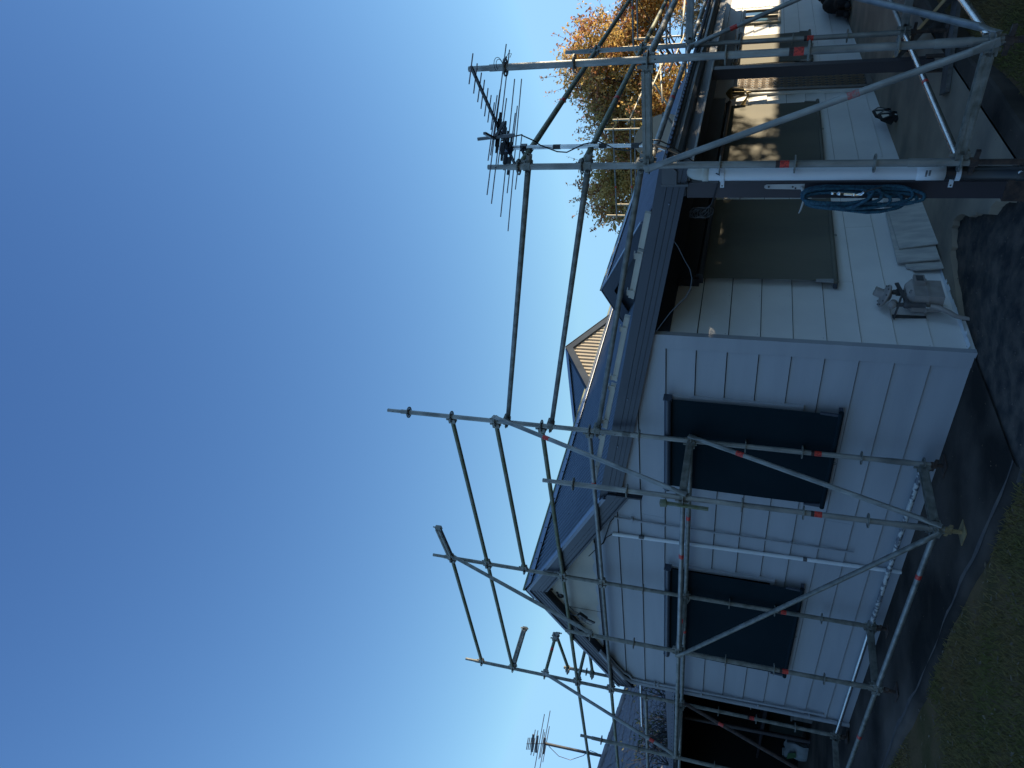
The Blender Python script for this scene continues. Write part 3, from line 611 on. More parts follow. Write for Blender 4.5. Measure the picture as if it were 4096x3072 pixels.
def standard(scf, x, y, zr, n, top, zbase, label=None, m='galv', stk=None, jack='rust', plate='rust', joints=(), smooth=None):
    """upright tube with rosettes every half metre; zr is the lowest rosette"""
    mb = MB(); z0 = zr - .10 if zbase is not None else zbase_free
    mb.tube((x, y, zr - .07), (x, y, top - .16), TR, 16)
    mb.tube((x, y, top - .17), (x, y, top), .0195, 14)                     # spigot
    mb.tube((x, y, zr + .10), (x, y, zr + .30), .0275, 16)                 # base collar
    for z in joints: mb.tube((x, y, z - .10), (x, y, z + .10), .0262, 16)
    s = part(mb, 'standard', m, scf, label)
    for k in range(n): rosette(s, (x, y, zr + .5 * k))
    mb = MB(); mb.lathe([(.004, 0), (.004, .002)], (x - .012, y - .0225, zr + .13), (0, -1, 0), 6)
    for z in joints: mb.lathe([(.006, 0), (.006, .002)], (x + .006, y - .0262, z + .05), (0, -1, 0), 6)
    mb.lathe([(.006, 0), (.006, .002)], (x + .004, y - .0195, top - .07), (0, -1, 0), 6); part(mb, 'pin_hole', 'black', s)
    if stk is not None: sticker(s, (x, y, stk), (x, y, stk - 1), 0, .06)
    if zbase is not None:
        mb = MB(); mb.tube((x, y, zr - .07), (x, y, zbase + .01), .017, 12)
        z = zr - .12
        while z > zbase + .02: mb.tube((x, y, z), (x, y, z - .005), .0195, 10); z -= .011
        j = part(mb, 'screw_jack', jack, scf)
        mb = MB(); zc = zr - .085; mb.tube((x, y, zc + .03), (x, y, zc - .02), .030, 10); mb.bar((x - .09, y + .03, zc), (x + .09, y - .03, zc), .022, .026); part(mb, 'jack_nut', jack, j)
        mb = MB(); mb.box((x - .075, y - .075, zbase), (x + .075, y + .075, zbase + .008)); part(mb, 'base_plate', plate, j)
    return s
def head(mb, p, d, big=1.0):
    """wedge head of a ledger, sitting on a rosette at p, ledger leaves along d"""
    p = Vector(p); d = Vector(d).normalized(); q = p + d * .028
    mb.bar(q, q + d * .055, .046 * big, .075 * big); mb.bar(p + d * .048 + Vector((0, 0, -.055)), p + d * .048 + Vector((0, 0, .07)), .006, .022, d)
def ledger(scf, a, b, m='galv', box=False, stk=None, label=None, ends=(1, 1)):
    a = Vector(a); b = Vector(b); d = (b - a).normalized(); mb = MB()
    if box:
        mb.bar(a + d * .06, b - d * .06, .046, .050)
        for s_ in (-1, 1):
            u = d.cross(Vector((0, 0, 1))).normalized(); mb.bar(a + d * .07 + u * s_ * .025 + Vector((0, 0, .030)), b - d * .07 + u * s_ * .025 + Vector((0, 0, .030)), .006, .022)
            mb.bar(a + d * .07 + u * s_ * .026 + Vector((0, 0, -.012)), b - d * .07 + u * s_ * .026 + Vector((0, 0, -.012)), .005, .008)
    else: mb.tube(a + d * .06, b - d * .06, TR, 14)
    name = 'transom' if box else 'ledger'
    l = part(mb, name, m, scf, label)
    if ends[0]: mb = MB(); head(mb, a, d); part(mb, 'wedge_head', 'galv_dull', l)
    if ends[1]: mb = MB(); head(mb, b, -d); part(mb, 'wedge_head', 'galv_dull', l)
    if stk is not None: sticker(l, a, b, stk, stk + .06, blk=False)
    return l
def brace(scf, a, b, side, m='galv', stk=None, sm='label', label=None):
    """diagonal brace pinned beside two rosettes; 'side' is how far its axis stands off them"""
    off = Vector(side); a = Vector(a) + off; b = Vector(b) + off; d = (b - a).normalized(); mb = MB()
    mb.tube(a + d * .11, b - d * .11, .0225, 14)
    u, v = basis(d); nn = off.normalized(); t = d.cross(nn).normalized()
    for p, e in ((a, d), (b, -d)):                                           # flattened ends
        pr = []
        vs = []
        for k, (h, wd, th) in enumerate(((-.03, .026, .005), (.05, .028, .006), (.115, .0225, .0225))):
            c = p + e * h
            for i in range(12):
                an = 2 * math.pi * i / 12; vs.append(c + t * math.cos(an) * wd + nn * math.sin(an) * th)
        mb.add(vs, [(k * 12 + i, k * 12 + (i + 1) % 12, (k + 1) * 12 + (i + 1) % 12, (k + 1) * 12 + i) for k in range(2) for i in range(12)], True); mb.add(vs[:12], [tuple(range(12))])
    l = part(mb, 'brace', m, scf, label)
    for p in (a, b):
        mb = MB(); q = p - nn * .03; mb.bar(q - nn * .03, p, .05, .055); mb.bar(q + Vector((0, 0, -.06)), q + Vector((0, 0, .06)), .006, .022, nn); part(mb, 'brace_clamp', 'galv_dull', l)
    if stk is not None: sticker(l, a, b, stk, stk + .07, sm, .0225, blk=False)
    return l
def coupler(mb, p, ax1, ax2):
    p = Vector(p); a1 = Vector(ax1).normalized(); a2 = Vector(ax2).normalized(); nn = a1.cross(a2).normalized()
    mb.tube(p - nn * .026 - a1 * .028, p - nn * .026 + a1 * .028, .032, 12); mb.tube(p + nn * .026 - a2 * .028, p + nn * .026 + a2 * .028, .032, 12)
    for a, s_ in ((a1, -1), (a2, 1)):
        t = a.cross(nn).normalized(); q = p + nn * .026 * s_ + t * .036
        mb.bar(q - nn * .035, q + nn * .035, .028, .018, t); mb.tube(q - nn * .05, q + nn * .045, .007, 8); mb.tube(q + nn * .045, q + nn * .06, .012, 6)

# --- scaffold along the gable wall
ZG = -1.635
gs = thing('scaffold', 'long steel tube scaffold with three bays standing along the pale gable wall', 'scaffold', (-4.945, 4.41, -1.83), 'scaffolds round the house')
PC = {'C': (-4.947, 5.145), 'D': (-4.942, 4.404), 'E': (-7.508, 5.15), 'F': (-7.50, 4.415), 'G': (-10.07, 5.14), 'H': (-10.07, 4.39)}
def P(n, k): x, y = PC[n]; return Vector((x, y, ZG + .5 * k))
standard(gs, *PC['C'], ZG, 11, 3.62, -1.795, stk=-.74, joints=(.93, 1.05), m='galv')
standard(gs, *PC['D'], ZG, 7, 1.66, -1.824, stk=-.72, jack='brass', plate='brass', m='galv', label='upright on a yellow base plate')
standard(gs, *PC['E'], ZG, 11, 3.63, -1.802, stk=-.70, joints=(.93,), m='galv_dull')
standard(gs, *PC['F'], ZG, 7, 1.66, -1.818, stk=-.72, m='galv_dull')
standard(gs, *PC['G'], ZG, 11, 3.63, -1.771, stk=-.55, joints=(1.2,), m='galv_dull')
standard(gs, *PC['H'], ZG, 7, 1.66, -1.80, stk=-.50, m='galv_dull')
ledger(gs, P('C', 0), P('E', 0), 'galv_paint', label='bottom ledger with peeling white paint'); ledger(gs, P('E', 0), P('G', 0), 'galv_bright')
for k, m, st in ((4, 'galv_dull', 1.1), (6, 'galv', .75), (7, 'galv_green', None), (8, 'galv_green', None), (9, 'galv_green', None)): ledger(gs, P('C', k), P('E', k), m, stk=st)
for k, m, st in ((4, 'galv_dull', .7), (6, 'galv_dull', None), (7, 'galv_green', None), (9, 'galv_green', None), (10, 'galv_green', None)): ledger(gs, P('E', k), P('G', k), m, stk=st)
for k in (0, 4): ledger(gs, P('D', k), P('F', k), 'galv', stk=.6 if k == 0 else .8); ledger(gs, P('F', k), P('H', k), 'galv_dull', stk=1.0 if k == 0 else None)
for a, b in ('CD', 'EF', 'GH'):
    ledger(gs, P(a, 0), P(b, 0), 'galv_dull', box=True); ledger(gs, P(a, 4), P(b, 4), 'galv_dull', box=True, stk=.33 if a == 'E' else None)
brace(gs, P('C', 8), P('D', 4), (.055, 0, 0), stk=.62); brace(gs, P('C', 4), P('D', 0), (.055, 0, 0), stk=.45)
brace(gs, P('D', 0), P('F', 4), (0, -.055, 0), 'galv_dull')
brace(gs, P('E', 10), P('F', 6), (.055, 0, 0), 'galv_dull'); brace(gs, P('G', 8), P('H', 4), (.055, 0, 0), stk=1.75); brace(gs, P('G', 4), P('H', 0), (.055, 0, 0), 'rust', stk=.55)
ledger(gs, P('E', 10), Vector((-7.508, 5.15, ZG + 5)) + Vector((.72, -.06, .03)), 'galv_dull', box=True)
ledger(gs, P('G', 9), P('G', 9) + Vector((0, .74, 0)), 'galv_dull', box=True)
mb = MB(); mb.bar((-4.98, 4.35, .55), (-4.99, 4.35, .14), .03, .02, (1, 0, 0)); mb.bar((-4.99, 4.35, .56), (-4.98, 4.35, .50), .05, .045, (1, 0, 0)); part(mb, 'brace_clamp', 'galv_green', gs)

# --- scaffold at the verandah corner
ZA = -1.268
cs = thing('scaffold', 'near scaffold on long screw jacks beside the verandah corner and its gutter', 'scaffold', (-2.155, 5.09, -1.77), 'scaffolds round the house')
PA = {'A': (-1.415, 5.076), 'B': (-2.155, 5.088), 'N': (-2.155, 8.158), 'O': (-1.415, 8.158), 'Q': (-2.155, 11.23), 'R': (-1.415, 11.23)}
def Q(n, k): x, y = PA[n]; return Vector((x, y, ZA + .5 * k))
def cstd(n, cnt, top, zb, stk=None, joints=(), m='galv'):
    return standard(cs, *PA[n], ZA, cnt, top, zb, stk=stk, joints=joints, m=m)
cstd('A', 7, 2.01, -1.79, -.18, (.63,)); cstd('B', 7, 1.985, -1.80, -.17)
cstd('N', 7, 2.07, -1.635, -.40); cstd('O', 7, 2.07, -1.65, -.4); cstd('Q', 7, 2.07, -1.54); cstd('R', 7, 2.07, -1.56)
ledger(cs, Q('A', 0), Q('B', 0), 'galv_dull', box=True); ledger(cs, Q('A', 4), Q('B', 4), 'galv_dull', box=True)
ledger(cs, Q('N', 0), Q('O', 0), 'galv', box=True); ledger(cs, Q('N', 4), Q('O', 4), 'galv', box=True)
ledger(cs, Q('B', 0), Q('N', 0), 'galv_bright', stk=1.55)
for k, m in ((4, 'galv'), (5, 'galv_green'), (6, 'galv_green')):
    ledger(cs, Q('B', k), Q('N', k), m, stk=1.45 if k != 4 else 1.4)
    ledger(cs, Q('N', k), Q('Q', k), m)
for k in (0, 4): ledger(cs, Q('A', k), Q('O', k), 'galv_bright' if k == 0 else 'galv'); ledger(cs, Q('O', k), Q('R', k), 'galv')
ledger(cs, Q('N', 0), Q('Q', 0), 'galv')
brace(cs, Q('A', 0), Q('B', 4), (0, -.055, 0), 'galv', stk=.72, sm='label_pink'); brace(cs, Q('A', 0), Q('O', 4), (.055, 0, 0), 'galv'); brace(cs, Q('N', 4), Q('O', 0), (0, -.055, 0), 'galv', stk=.42)
# tie wire looped through the rosette near the top of the front post
mb = MB()
for r in (.030, .040):
    pts = [Vector((-1.395 + .01 * math.sin(a * 2), 5.05 - .02 * math.cos(a), 1.76 + 0) + Vector((r * 1.5 * (1 - math.cos(a)), -.01, r * math.sin(a)))) if False else Vector((-1.385 + r * 1.3 * math.sin(a), 5.03, 1.735 + r * (1 - math.cos(a)) * .8)) for a in [i * .5 for i in range(9)]]
    mb.path(pts, .0022, 6)
mb.bar((-1.375, 5.04, 1.73), (-1.335, 5.03, 1.70), .014, .012); mb.path([(-1.335, 5.03, 1.70), (-1.31, 5.03, 1.68), (-1.315, 5.03, 1.66), (-1.34, 5.03, 1.675)], .0022, 6)
part(mb, 'tie_wire', 'black', cs)

# --- long tubes clamped between the two scaffolds
for i, (za, zb, lab) in enumerate(((2.245, 1.665, 'highest long galvanised tube tying the corner scaffold to the gable scaffold'), (1.77, 1.19, 'middle long galvanised tube between the two scaffolds'), (1.285, .79, 'lowest long galvanised tube between the scaffolds, crossing just above the roof edge'))):
    ya = 5.145 + .053; yb = 5.088 + .053; a = Vector((-5.00, ya, za + .01)); b = Vector((-2.08, yb, zb - .012))
    t = thing('tie_tube', lab, 'tube', tuple(b), 'long tubes tying the scaffolds together')
    part(MB().pipe(a, b, TR, .004, 16), 'tube', 'galv_dull', t)
    mb = MB(); coupler(mb, (-4.947, 5.145 + .026, za), (0, 0, 1), b - a); part(mb, 'coupler', 'galv_dull', t)
    mb = MB(); coupler(mb, (-2.155, 5.088 + .026, zb), (0, 0, 1), b - a); part(mb, 'coupler', 'galv_dull', t)

# --- scaffold turning the left-hand corner of the house
ls = thing('scaffold', 'mossy scaffold frame turning the left end of the gable, against the sky', 'scaffold', (-10.1, 5.8, -1.75), 'scaffolds round the house')
I0 = Vector((-10.82, 5.72, 0)); J0 = Vector((-10.07, 5.88, 0))
mb = MB(); mb.tube((I0.x, I0.y, -1.7), (I0.x, I0.y, 2.27), TR, 14); st = part(mb, 'standard', 'galv_dull', ls)
for z in (-.6, .9, 1.4, 1.9): rosette(st, (I0.x, I0.y, z))
for z, zz in ((2.365, 2.20), (1.865, 1.80), (1.365, 1.30)):
    g = Vector((-10.07, 5.14, z)); e = Vector((-10.10, 5.82, z)); ledger(ls, g, e, 'galv_green', stk=.4 if z > 2 else None, ends=(1, 1))
    mb = MB(); mb.tube(e + Vector((0, .03, 0)), Vector((I0.x, I0.y, zz)), TR, 14); part(mb, 'ledger', 'galv_green', ls)
    mb = MB(); coupler(mb, e + Vector((0, .02, 0)), (0, 1, 0), (1, 0, .1)); part(mb, 'coupler', 'galv_dull', ls)
    mb = MB(); coupler(mb, (I0.x, I0.y - .02, zz), (0, 0, 1), (1, 0, 0)); part(mb, 'coupler', 'galv_dull', ls)
for z in (1.865, 1.365, .865, .365):
    a = Vector((-10.07, 5.14, z)); ledger(ls, a, a + Vector((-3.07, .02, 0)), 'galv_green' if z > 1 else 'galv_dull')
mb = MB(); mb.tube((-13.14, 5.16, -1.7), (-13.14, 5.16, 2.0), TR, 14); st = part(mb, 'standard', 'galv_dull', ls)
for z, d in ((1.16, 0), (.66, .1)): mb = MB(); mb.tube((-10.3, 6.4, z), (-13.9, 6.5 + d, z + .02), TR, 12); part(mb, 'ledger', 'galv_bright', ls)

# --- far scaffold beyond the roofs, in the sun
fsc = thing('scaffold', 'far sunlit scaffold rising behind the roofs in front of the russet tree', 'scaffold', (-7.4, 20, -1.4), 'scaffolds round the house')
FX = (-10.05, -7.40, -5.24, -2.6, 0.0)
for row, yy in enumerate((20.0, 20.75)):
    for i, x in enumerate(FX):
        top = (4.18, 4.16, 3.53, 3.5, 3.5)[i] - .14 * row
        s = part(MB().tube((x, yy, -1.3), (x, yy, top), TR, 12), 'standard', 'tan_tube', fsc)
        for z in (1.37, 1.87, 2.37, 2.87, 3.37, 3.87):
            if z < top - .05: rosette(s, (x, yy, z))
for z, x0, x1 in ((3.87, 0, 1), (3.39, 0, 1), (3.25, 2, 4), (2.40, 2, 4), (1.9, 1, 4), (1.4, 0, 4)):
    for i in range(x0, x1):
        for yy in (20.0, 20.75):
            if yy > 20.5 and z > 3.5: continue
            l = part(MB().tube((FX[i], yy, z), (FX[i + 1], yy, z), TR, 12), 'ledger', 'galv_dull', fsc)
            if yy < 20.5: sticker(l, (FX[i], yy, z), (FX[i + 1], yy, z), .9, .97, 'label', blk=False)
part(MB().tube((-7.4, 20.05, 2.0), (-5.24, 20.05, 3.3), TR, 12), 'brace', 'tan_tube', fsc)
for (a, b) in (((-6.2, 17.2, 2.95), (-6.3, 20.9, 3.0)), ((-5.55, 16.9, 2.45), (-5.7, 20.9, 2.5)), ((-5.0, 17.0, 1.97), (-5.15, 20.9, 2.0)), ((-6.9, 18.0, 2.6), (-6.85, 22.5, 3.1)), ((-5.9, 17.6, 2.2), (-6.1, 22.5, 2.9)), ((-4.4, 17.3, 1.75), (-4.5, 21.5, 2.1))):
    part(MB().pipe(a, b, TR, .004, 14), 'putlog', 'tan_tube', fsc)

# ------------------------------------------------------------------ antennas
def antenna(name, label, els, boom, mastpts, r_el, mats, extra=None):
    t = thing(name, label, 'antenna', mastpts[-1])
    part(MB().bar(boom[0], boom[1], .018, .018), 'boom', mats[0], t)
    for a, b in els: part(MB().tube(a, b, r_el, 8), 'element', mats[1], t)
    part(MB().path(mastpts, r_el * 3.6, 12), 'mast', mats[2], t)
    return t
k_ = .972; zb_ = 1.97 * k_
raw = [((-1.317, 5.1), (-1.475, 4.934)), ((-1.401, 5.155), (-1.559, 4.992)), ((-1.483, 5.214), (-1.638, 5.045)), ((-1.547, 5.255), (-1.703, 5.091)), ((-1.623, 5.304), (-1.776, 5.141)), ((-1.69, 5.35), (-1.84, 5.19)), ((-1.761, 5.397), (-1.915, 5.236)),
       ((-1.72, 5.57), (-2.094, 5.175)), ((-1.735, 5.485), (-2.108, 5.102)), ((-1.46, 5.865), (-2.33, 4.966)), ((-1.52, 5.93), (-2.436, 5.03)), ((-1.83, 5.70), (-2.234, 5.301)), ((-1.762, 5.97), (-2.631, 5.19)),
       ((-2.012, 5.874), (-2.317, 5.592)), ((-1.979, 5.955), (-2.531, 5.428)), ((-1.82, 6.16), (-2.829, 5.315)), ((-2.236, 5.987), (-2.60, 5.65))]
an = antenna('antenna', 'large television antenna of many rods on a shiny mast above the gutter', [(Vector((a[0] * k_, a[1] * k_, zb_)), Vector((b[0] * k_, b[1] * k_, zb_ + (.012 if i > 6 else 0)))) for i, (a, b) in enumerate(raw)],
    (Vector((-1.385 * k_, 5.025 * k_, zb_)), Vector((-2.47 * k_, 5.745 * k_, zb_))), [(-2.125, 5.40, 2.01), (-2.125, 5.40, .84), (-2.135, 5.40, .72), (-2.165, 5.405, .64), (-2.20, 5.41, .56)], .0048, ('black', 'alu', 'galv_bright'))
for x, y in ((-1.93, 5.21), (-2.03, 5.30), (-2.12, 5.33), (-2.19, 5.40)):
    d = Vector((.72, .70, 0)); c = Vector((x, y, zb_ - .012)); mb = MB()
    for s_ in (1, -1): mb.bar(c + d * .015 * s_, c + d * .11 * s_, .020, .030); mb.bar(c + d * .11 * s_, c + d * .16 * s_, .014, .016)
    part(mb, 'insulator', 'black', an)
for x, y, w2 in ((-1.90, 5.20, .16),):
    mb = MB(); mb.bar((-1.86, 5.02, zb_ + .03), (-1.95, 5.14, zb_ + .0), .018, .022); mb.bar((-1.86, 5.24, zb_ - .06), (-1.95, 5.14, zb_), .018, .022); mb.bar((-1.95, 5.14, zb_ + .14), (-1.93, 5.16, zb_ - .16), .022, .016); part(mb, 'reflector_bar', 'gutter', an)
mb = MB(); mb.bar((-2.13, 5.36, zb_ - .04), (-2.10, 5.40, zb_ + .03), .07, .06); mb.bar((-2.125, 5.40, 1.80), (-2.125, 5.40, 1.75), .045, .045); mb.path([(-2.125, 5.36, 1.78), (-2.16, 5.30, 1.74), (-2.2, 5.27, 1.76)], .012, 8); part(mb, 'mast_clamp', 'black', an)
mb = MB(); mb.path([(-2.0, 5.22, zb_ - .02), (-1.98, 5.24, 1.83), (-1.97, 5.26, 1.74), (-2.03, 5.30, 1.66), (-2.09, 5.35, 1.62), (-2.16, 5.39, 1.50), (-2.165, 5.385, 1.42), (-2.10, 5.38, 1.28), (-2.08, 5.38, 1.16), (-2.15, 5.39, 1.02), (-2.16, 5.39, .93), (-2.08, 5.38, .80), (-2.08, 5.38, .70), (-2.13, 5.38, .60), (-2.2, 5.36, .50), (-2.24, 5.33, .42)], .0055, 8); part(mb, 'coaxial_cable', 'black', an)
mb = MB()
for z in (1.50, 1.13, .88): mb.tube((-2.125, 5.40, z - .03), (-2.125, 5.40, z + .03), .0195, 12)
part(mb, 'tape_wrap', 'black', an)
f2 = []
for a, b in (((-25.16, 10.48, 5.9), (-25.48, 10.2, 5.93)), ((-25.17, 10.5, 5.85), (-25.49, 10.21, 5.88)), ((-25.18, 10.52, 5.79), (-25.5, 10.23, 5.82)), ((-24.98, 10.73, 5.69), (-25.65, 10.12, 5.77)), ((-25.2, 10.55, 5.68), (-25.51, 10.26, 5.71)), ((-25.01, 10.74, 5.6), (-25.68, 10.13, 5.68)), ((-24.6, 11.16, 5.43), (-26.16, 9.73, 5.62)), ((-25.01, 10.82, 5.41), (-25.79, 10.11, 5.49)), ((-25.09, 10.77, 5.37), (-25.76, 10.16, 5.45)), ((-24.53, 11.29, 5.25), (-26.2, 9.78, 5.45)), ((-24.95, 10.94, 5.23), (-25.89, 10.08, 5.35))):
    s_ = 5.36 / a[2]; s2 = 5.36 / b[2]; f2.append((Vector(a) * s_, Vector(b) * s2))
a2 = antenna('antenna', 'small distant television antenna on a leaning mast above the tiled roof', f2, (Vector((-25.32, 10.33, 5.94)) * (5.36 / 5.94), Vector((-25.55, 10.60, 5.27)) * (5.36 / 5.27)), [(-25.43, 10.53, 5.36), (-25.95, 10.78, 3.53), (-26.08, 10.85, 3.08)], .014, ('gutter', 'gutter', 'gutter'))
for s_ in (5.75, 5.6, 5.33):
    c = Vector((-25.36, 10.42, s_)) * (5.34 / s_); mb = MB(); d = Vector((.73, .68, 0)); mb.bar(c - d * .28, c + d * .28, .05, .07); part(mb, 'insulator', 'gutter', a2)
part(MB().path([(-25.5, 10.5, 5.2), (-25.62, 10.3, 4.8), (-25.7, 10.3, 4.4), (-25.72, 10.55, 4.0), (-25.78, 10.8, 3.8), (-25.93, 10.82, 3.55)], .012, 6), 'coaxial_cable', 'gutter', a2)

# satellite dish beyond the gutter
dsh = thing('satellite_dish', 'round sun-tinted satellite dish low behind the verandah gutter', 'satellite dish', (-3.42, 9.05, .90))
ax = Vector((.80, -.42, .30)).normalized(); c0 = Vector((-3.44, 9.0, 1.17))
mb = MB(); mb.lathe([(.02, 0), (.12, .008), (.22, .028), (.30, .055), (.31, .060), (.31, .050), (.22, .016), (.02, -.012)], c0, ax, 36); part(mb, 'reflector', 'dish', dsh)
mb = MB(); mb.bar(c0 - ax * .02, c0 - ax * .10, .12, .12); mb.path([c0 - ax * .08, c0 - ax * .12 + Vector((0, 0, -.15)), Vector((-3.5, 9.1, .90))], .02, 10); part(mb, 'mount', 'galv_dull', dsh)
mb = MB(); q = c0 + ax * .42 + Vector((0, 0, -.22)); mb.bar(c0 + Vector((0, 0, -.31)), q, .02, .02); mb.bar(q, q - ax * .09 + Vector((0, 0, .03)), .05, .05); part(mb, 'receiver_arm', 'galv_dull', dsh)

# ------------------------------------------------------------------ roll-down blinds
def blind(label, fixed, a0, a1, zt, zb, m, axis, grp, drop=.03, sag=0.0, slack=0.0):
    """axis 'y': hangs on the wall facing -y between x=a0..a1; axis 'x': wall facing +x between y=a0..a1"""
    if axis == 'y': pt = lambda a, o, z: Vector((a, fixed - o, z))
    else: pt = lambda a, o, z: Vector((fixed + o, a, z))
    t = thing('awning_blind', label, 'blind', tuple(pt((a0 + a1) / 2, .02, zb)), grp)
    n, mm = 24, 22; vs = []
    for j in range(mm + 1):
        for i in range(n + 1):
            u = i / n; v = j / mm
            o = .045 + drop * v + .006 * math.sin(u * 9 + v * 4) * v + sag * math.sin(math.pi * u) * v
            a = a0 + (a1 - a0) * u + slack * v * (1 - u)
            vs.append(pt(a, o, zt + (zb - zt) * v - slack * .5 * v * math.sin(math.pi * u)))
    fs = [(j * (n + 1) + i, j * (n + 1) + i + 1, (j + 1) * (n + 1) + i + 1, (j + 1) * (n + 1) + i) for j in range(mm) for i in range(n)]
    part(MB().add(vs, fs, True), 'fabric', m, t)
    lo, hi = min(a0, a1) - .03, max(a0, a1) + .03
    part(MB().tube(pt(lo, .075, zt - .005), pt(hi, .075, zt - .005), .034, 12), 'roller', 'navy', t)
    mb = MB(); mb.tube(pt(lo - .0, .05 + drop, zb), pt(hi, .05 + drop, zb), .023, 12); mb.tube(pt(lo - .012, .05 + drop, zb), pt(lo, .05 + drop, zb), .010, 8); part(mb, 'bottom_bar', m, t)
    for a in (lo + .015, hi - .015):
        mb = MB(); mb.bar(pt(a, 0, zt), pt(a, .085, zt), .012, .08); part(mb, 'bracket', 'navy', t)
        mb = MB(); e = .028 if a > (lo + hi) / 2 else -.028
        mb.poly([pt(a - .012, .055, zb + .005), pt(a + .035 * (1 if e < 0 else -1), .055, zb + .005), pt(a + .02 * (1 if e < 0 else -1), .055, zb + .17), pt(a, .055, zb + .17)], pt(0, .02, 0) - pt(0, 0, 0)); part(mb, 'lock_arm', 'gutter_lt' if axis == 'x' else 'navy', t)
        mb = MB(); mb.bar(pt(a, 0, zb + .0), pt(a, .055, zb + .0), .03, .035); part(mb, 'bracket', 'navy', t)
    mb = MB(); c = pt((a0 + a1) / 2, .055 + drop, zb - .03); pts = [c + (pt(math.cos(q) * .014, 0, math.sin(q) * .014) - pt(0, 0, 0)) for q in [i * math.pi / 5 for i in range(11)]]; mb.path(pts, .0025, 6, False); part(mb, 'pull_ring', 'black', t)
    return t
GB = 'dark roll-down blinds over the windows'
blind('dark green blind bulging at its lower edge, on the gable wall nearer the house corner', 5.272, -5.70, -4.51, .60, -.905, 'blind', 'y', GB, .02, .012)
blind('dark green blind on the gable wall nearer the carport', 5.272, -8.93, -7.12, .585, -.885, 'blind', 'y', GB, .02, .005)
XB = xw + .03
blind('dark green blind in a sunlit olive tone on the verandah wall nearest the house corner, behind the hose post', XB, 6.19, 7.90, .42, -.80, 'blind_r', 'x', GB, .02)
blind('dark green blind in a sunlit olive tone beside the screen door on the verandah wall', XB, 8.85, 10.98, .42, -.775, 'blind_r', 'x', GB, .02)
blind('half shaded blind beyond the screen door on the verandah wall', XB, 12.92, 14.60, .42, -.745, 'blind_r', 'x', GB, .02)

# ------------------------------------------------------------------ downpipe, brackets and cable on the verandah corner post
dp = thing('downpipe', 'white plastic downpipe over a black pipe beside the verandah corner post', 'downpipe', (-2.258, 5.185, -1.79))
part(MB().lathe([(.045, -1.19), (.045, .32)], (-2.26, 5.165, 0), (0, 0, 1), 28), 'pipe', 'pvc', dp)
part(MB().lathe([(.0465, -1.215), (.049, -1.215), (.049, -1.05), (.0455, -1.045)], (-2.26, 5.165, 0), (0, 0, 1), 28), 'pipe_socket', 'pvc', dp)
part(MB().lathe([(.047, -1.80), (.047, -1.60), (.044, -1.598), (.044, -1.20)], (-2.26, 5.165, 0), (0, 0, 1), 28), 'lower_pipe', 'black', dp)
part(MB().lathe([(.056, -1.84), (.056, -1.64), (.05, -1.63)], (-2.26, 5.165, 0), (0, 0, 1), 28), 'ground_socket', 'black', dp)
mb = MB(); mb.lathe([(.047, .31), (.0495, .315), (.0495, .35), (.047, .355)], (-2.26, 5.165, 0), (0, 0, 1), 24); part(mb, 'elbow_collar', 'cream', dp)
mb = MB(); mb.path([(-2.26, 5.165, .34), (-2.26, 5.17, .38), (-2.262, 5.19, .41), (-2.268, 5.225, .43), (-2.275, 5.27, .435), (-2.28, 5.30, .46), (-2.28, 5.31, .545)], .044, 20); part(mb, 'elbow', 'cream', dp)
for z in (.215, -1.29):
    mb = MB(); pts = [(-2.26 + .052 * math.cos(a), 5.165 - .052 * math.sin(a), z) for a in [math.pi * i / 10 for i in range(11)]]
    for p, q in zip(pts, pts[1:]): mb.bar(p, q, .003, .03)
    mb.box((-2.40, 5.245, z - .014), (-2.306, 5.25, z + .014)); mb.bar((-2.31, 5.165, z), (-2.312, 5.25, z), .003, .03); part(mb, 'pipe_strap', 'pvc', dp)
    mb = MB(); mb.lathe([(.006, 0), (.005, -.003)], (-2.385, 5.244, z), (0, 1, 0), 8); part(mb, 'strap_screw', 'black', dp)
rd = random.Random(12); mb = MB()
for z in (-1.092, -1.112):
    for i in range(7):
        if rd.random() < .75: x = -2.262 + .0065 * i; mb.bar((x, 5.116, z), (x, 5.116, z - .012), .0035, .003, (0, 1, 0))
part(mb, 'printed_mark', 'gutter', dp); mb = MB()
for x, z in ((-2.24, -1.64), (-2.255, -1.70), (-2.235, -1.72)): mb.blob((x, 5.119, z), (.012, .004, .016), 4, .4)
part(mb, 'paint_splash', 'pvc', dp)
single(MB().path([(-2.225, 5.10, .255), (-2.245, 5.12, .23), (-2.32, 5.20, .235), (-2.40, 5.235, .255), (-2.47, 5.235, .27), (-2.52, 5.22, .285), (-2.58, 5.25, .33), (-2.61, 5.32, .36), (-2.62, 5.36, .42)], .0045, 8), 'hanging_cable', 'black', 'thin black cable looping across the top of the corner post', 'cable')
single(MB().path([(-2.83, 5.24, .575), (-2.90, 5.24, .53), (-3.01, 5.23, .477), (-3.10, 5.23, .43), (-3.18, 5.23, .412), (-3.276, 5.23, .42), (-3.38, 5.24, .46), (-3.45, 5.24, .52), (-3.53, 5.24, .58), (-3.66, 5.25, .655), (-3.76, 5.26, .71)], .004, 8), 'hanging_cable', 'gutter', 'thin cable sagging below the verandah edge near the house corner', 'cable')
mb = MB()
for i in range(5):
    a = i * 1.3; mb.path([(-2.78 + .05 * math.sin(a + t * 2), 5.6, .42 - .02 * i + .06 * math.cos(a + t * 2.2)) for t in [k * .45 for k in range(10)]], .0028, 5)
single(mb, 'cable_tangle', 'gutter', 'small tangle of wire under the verandah roof behind the corner post', 'wire')

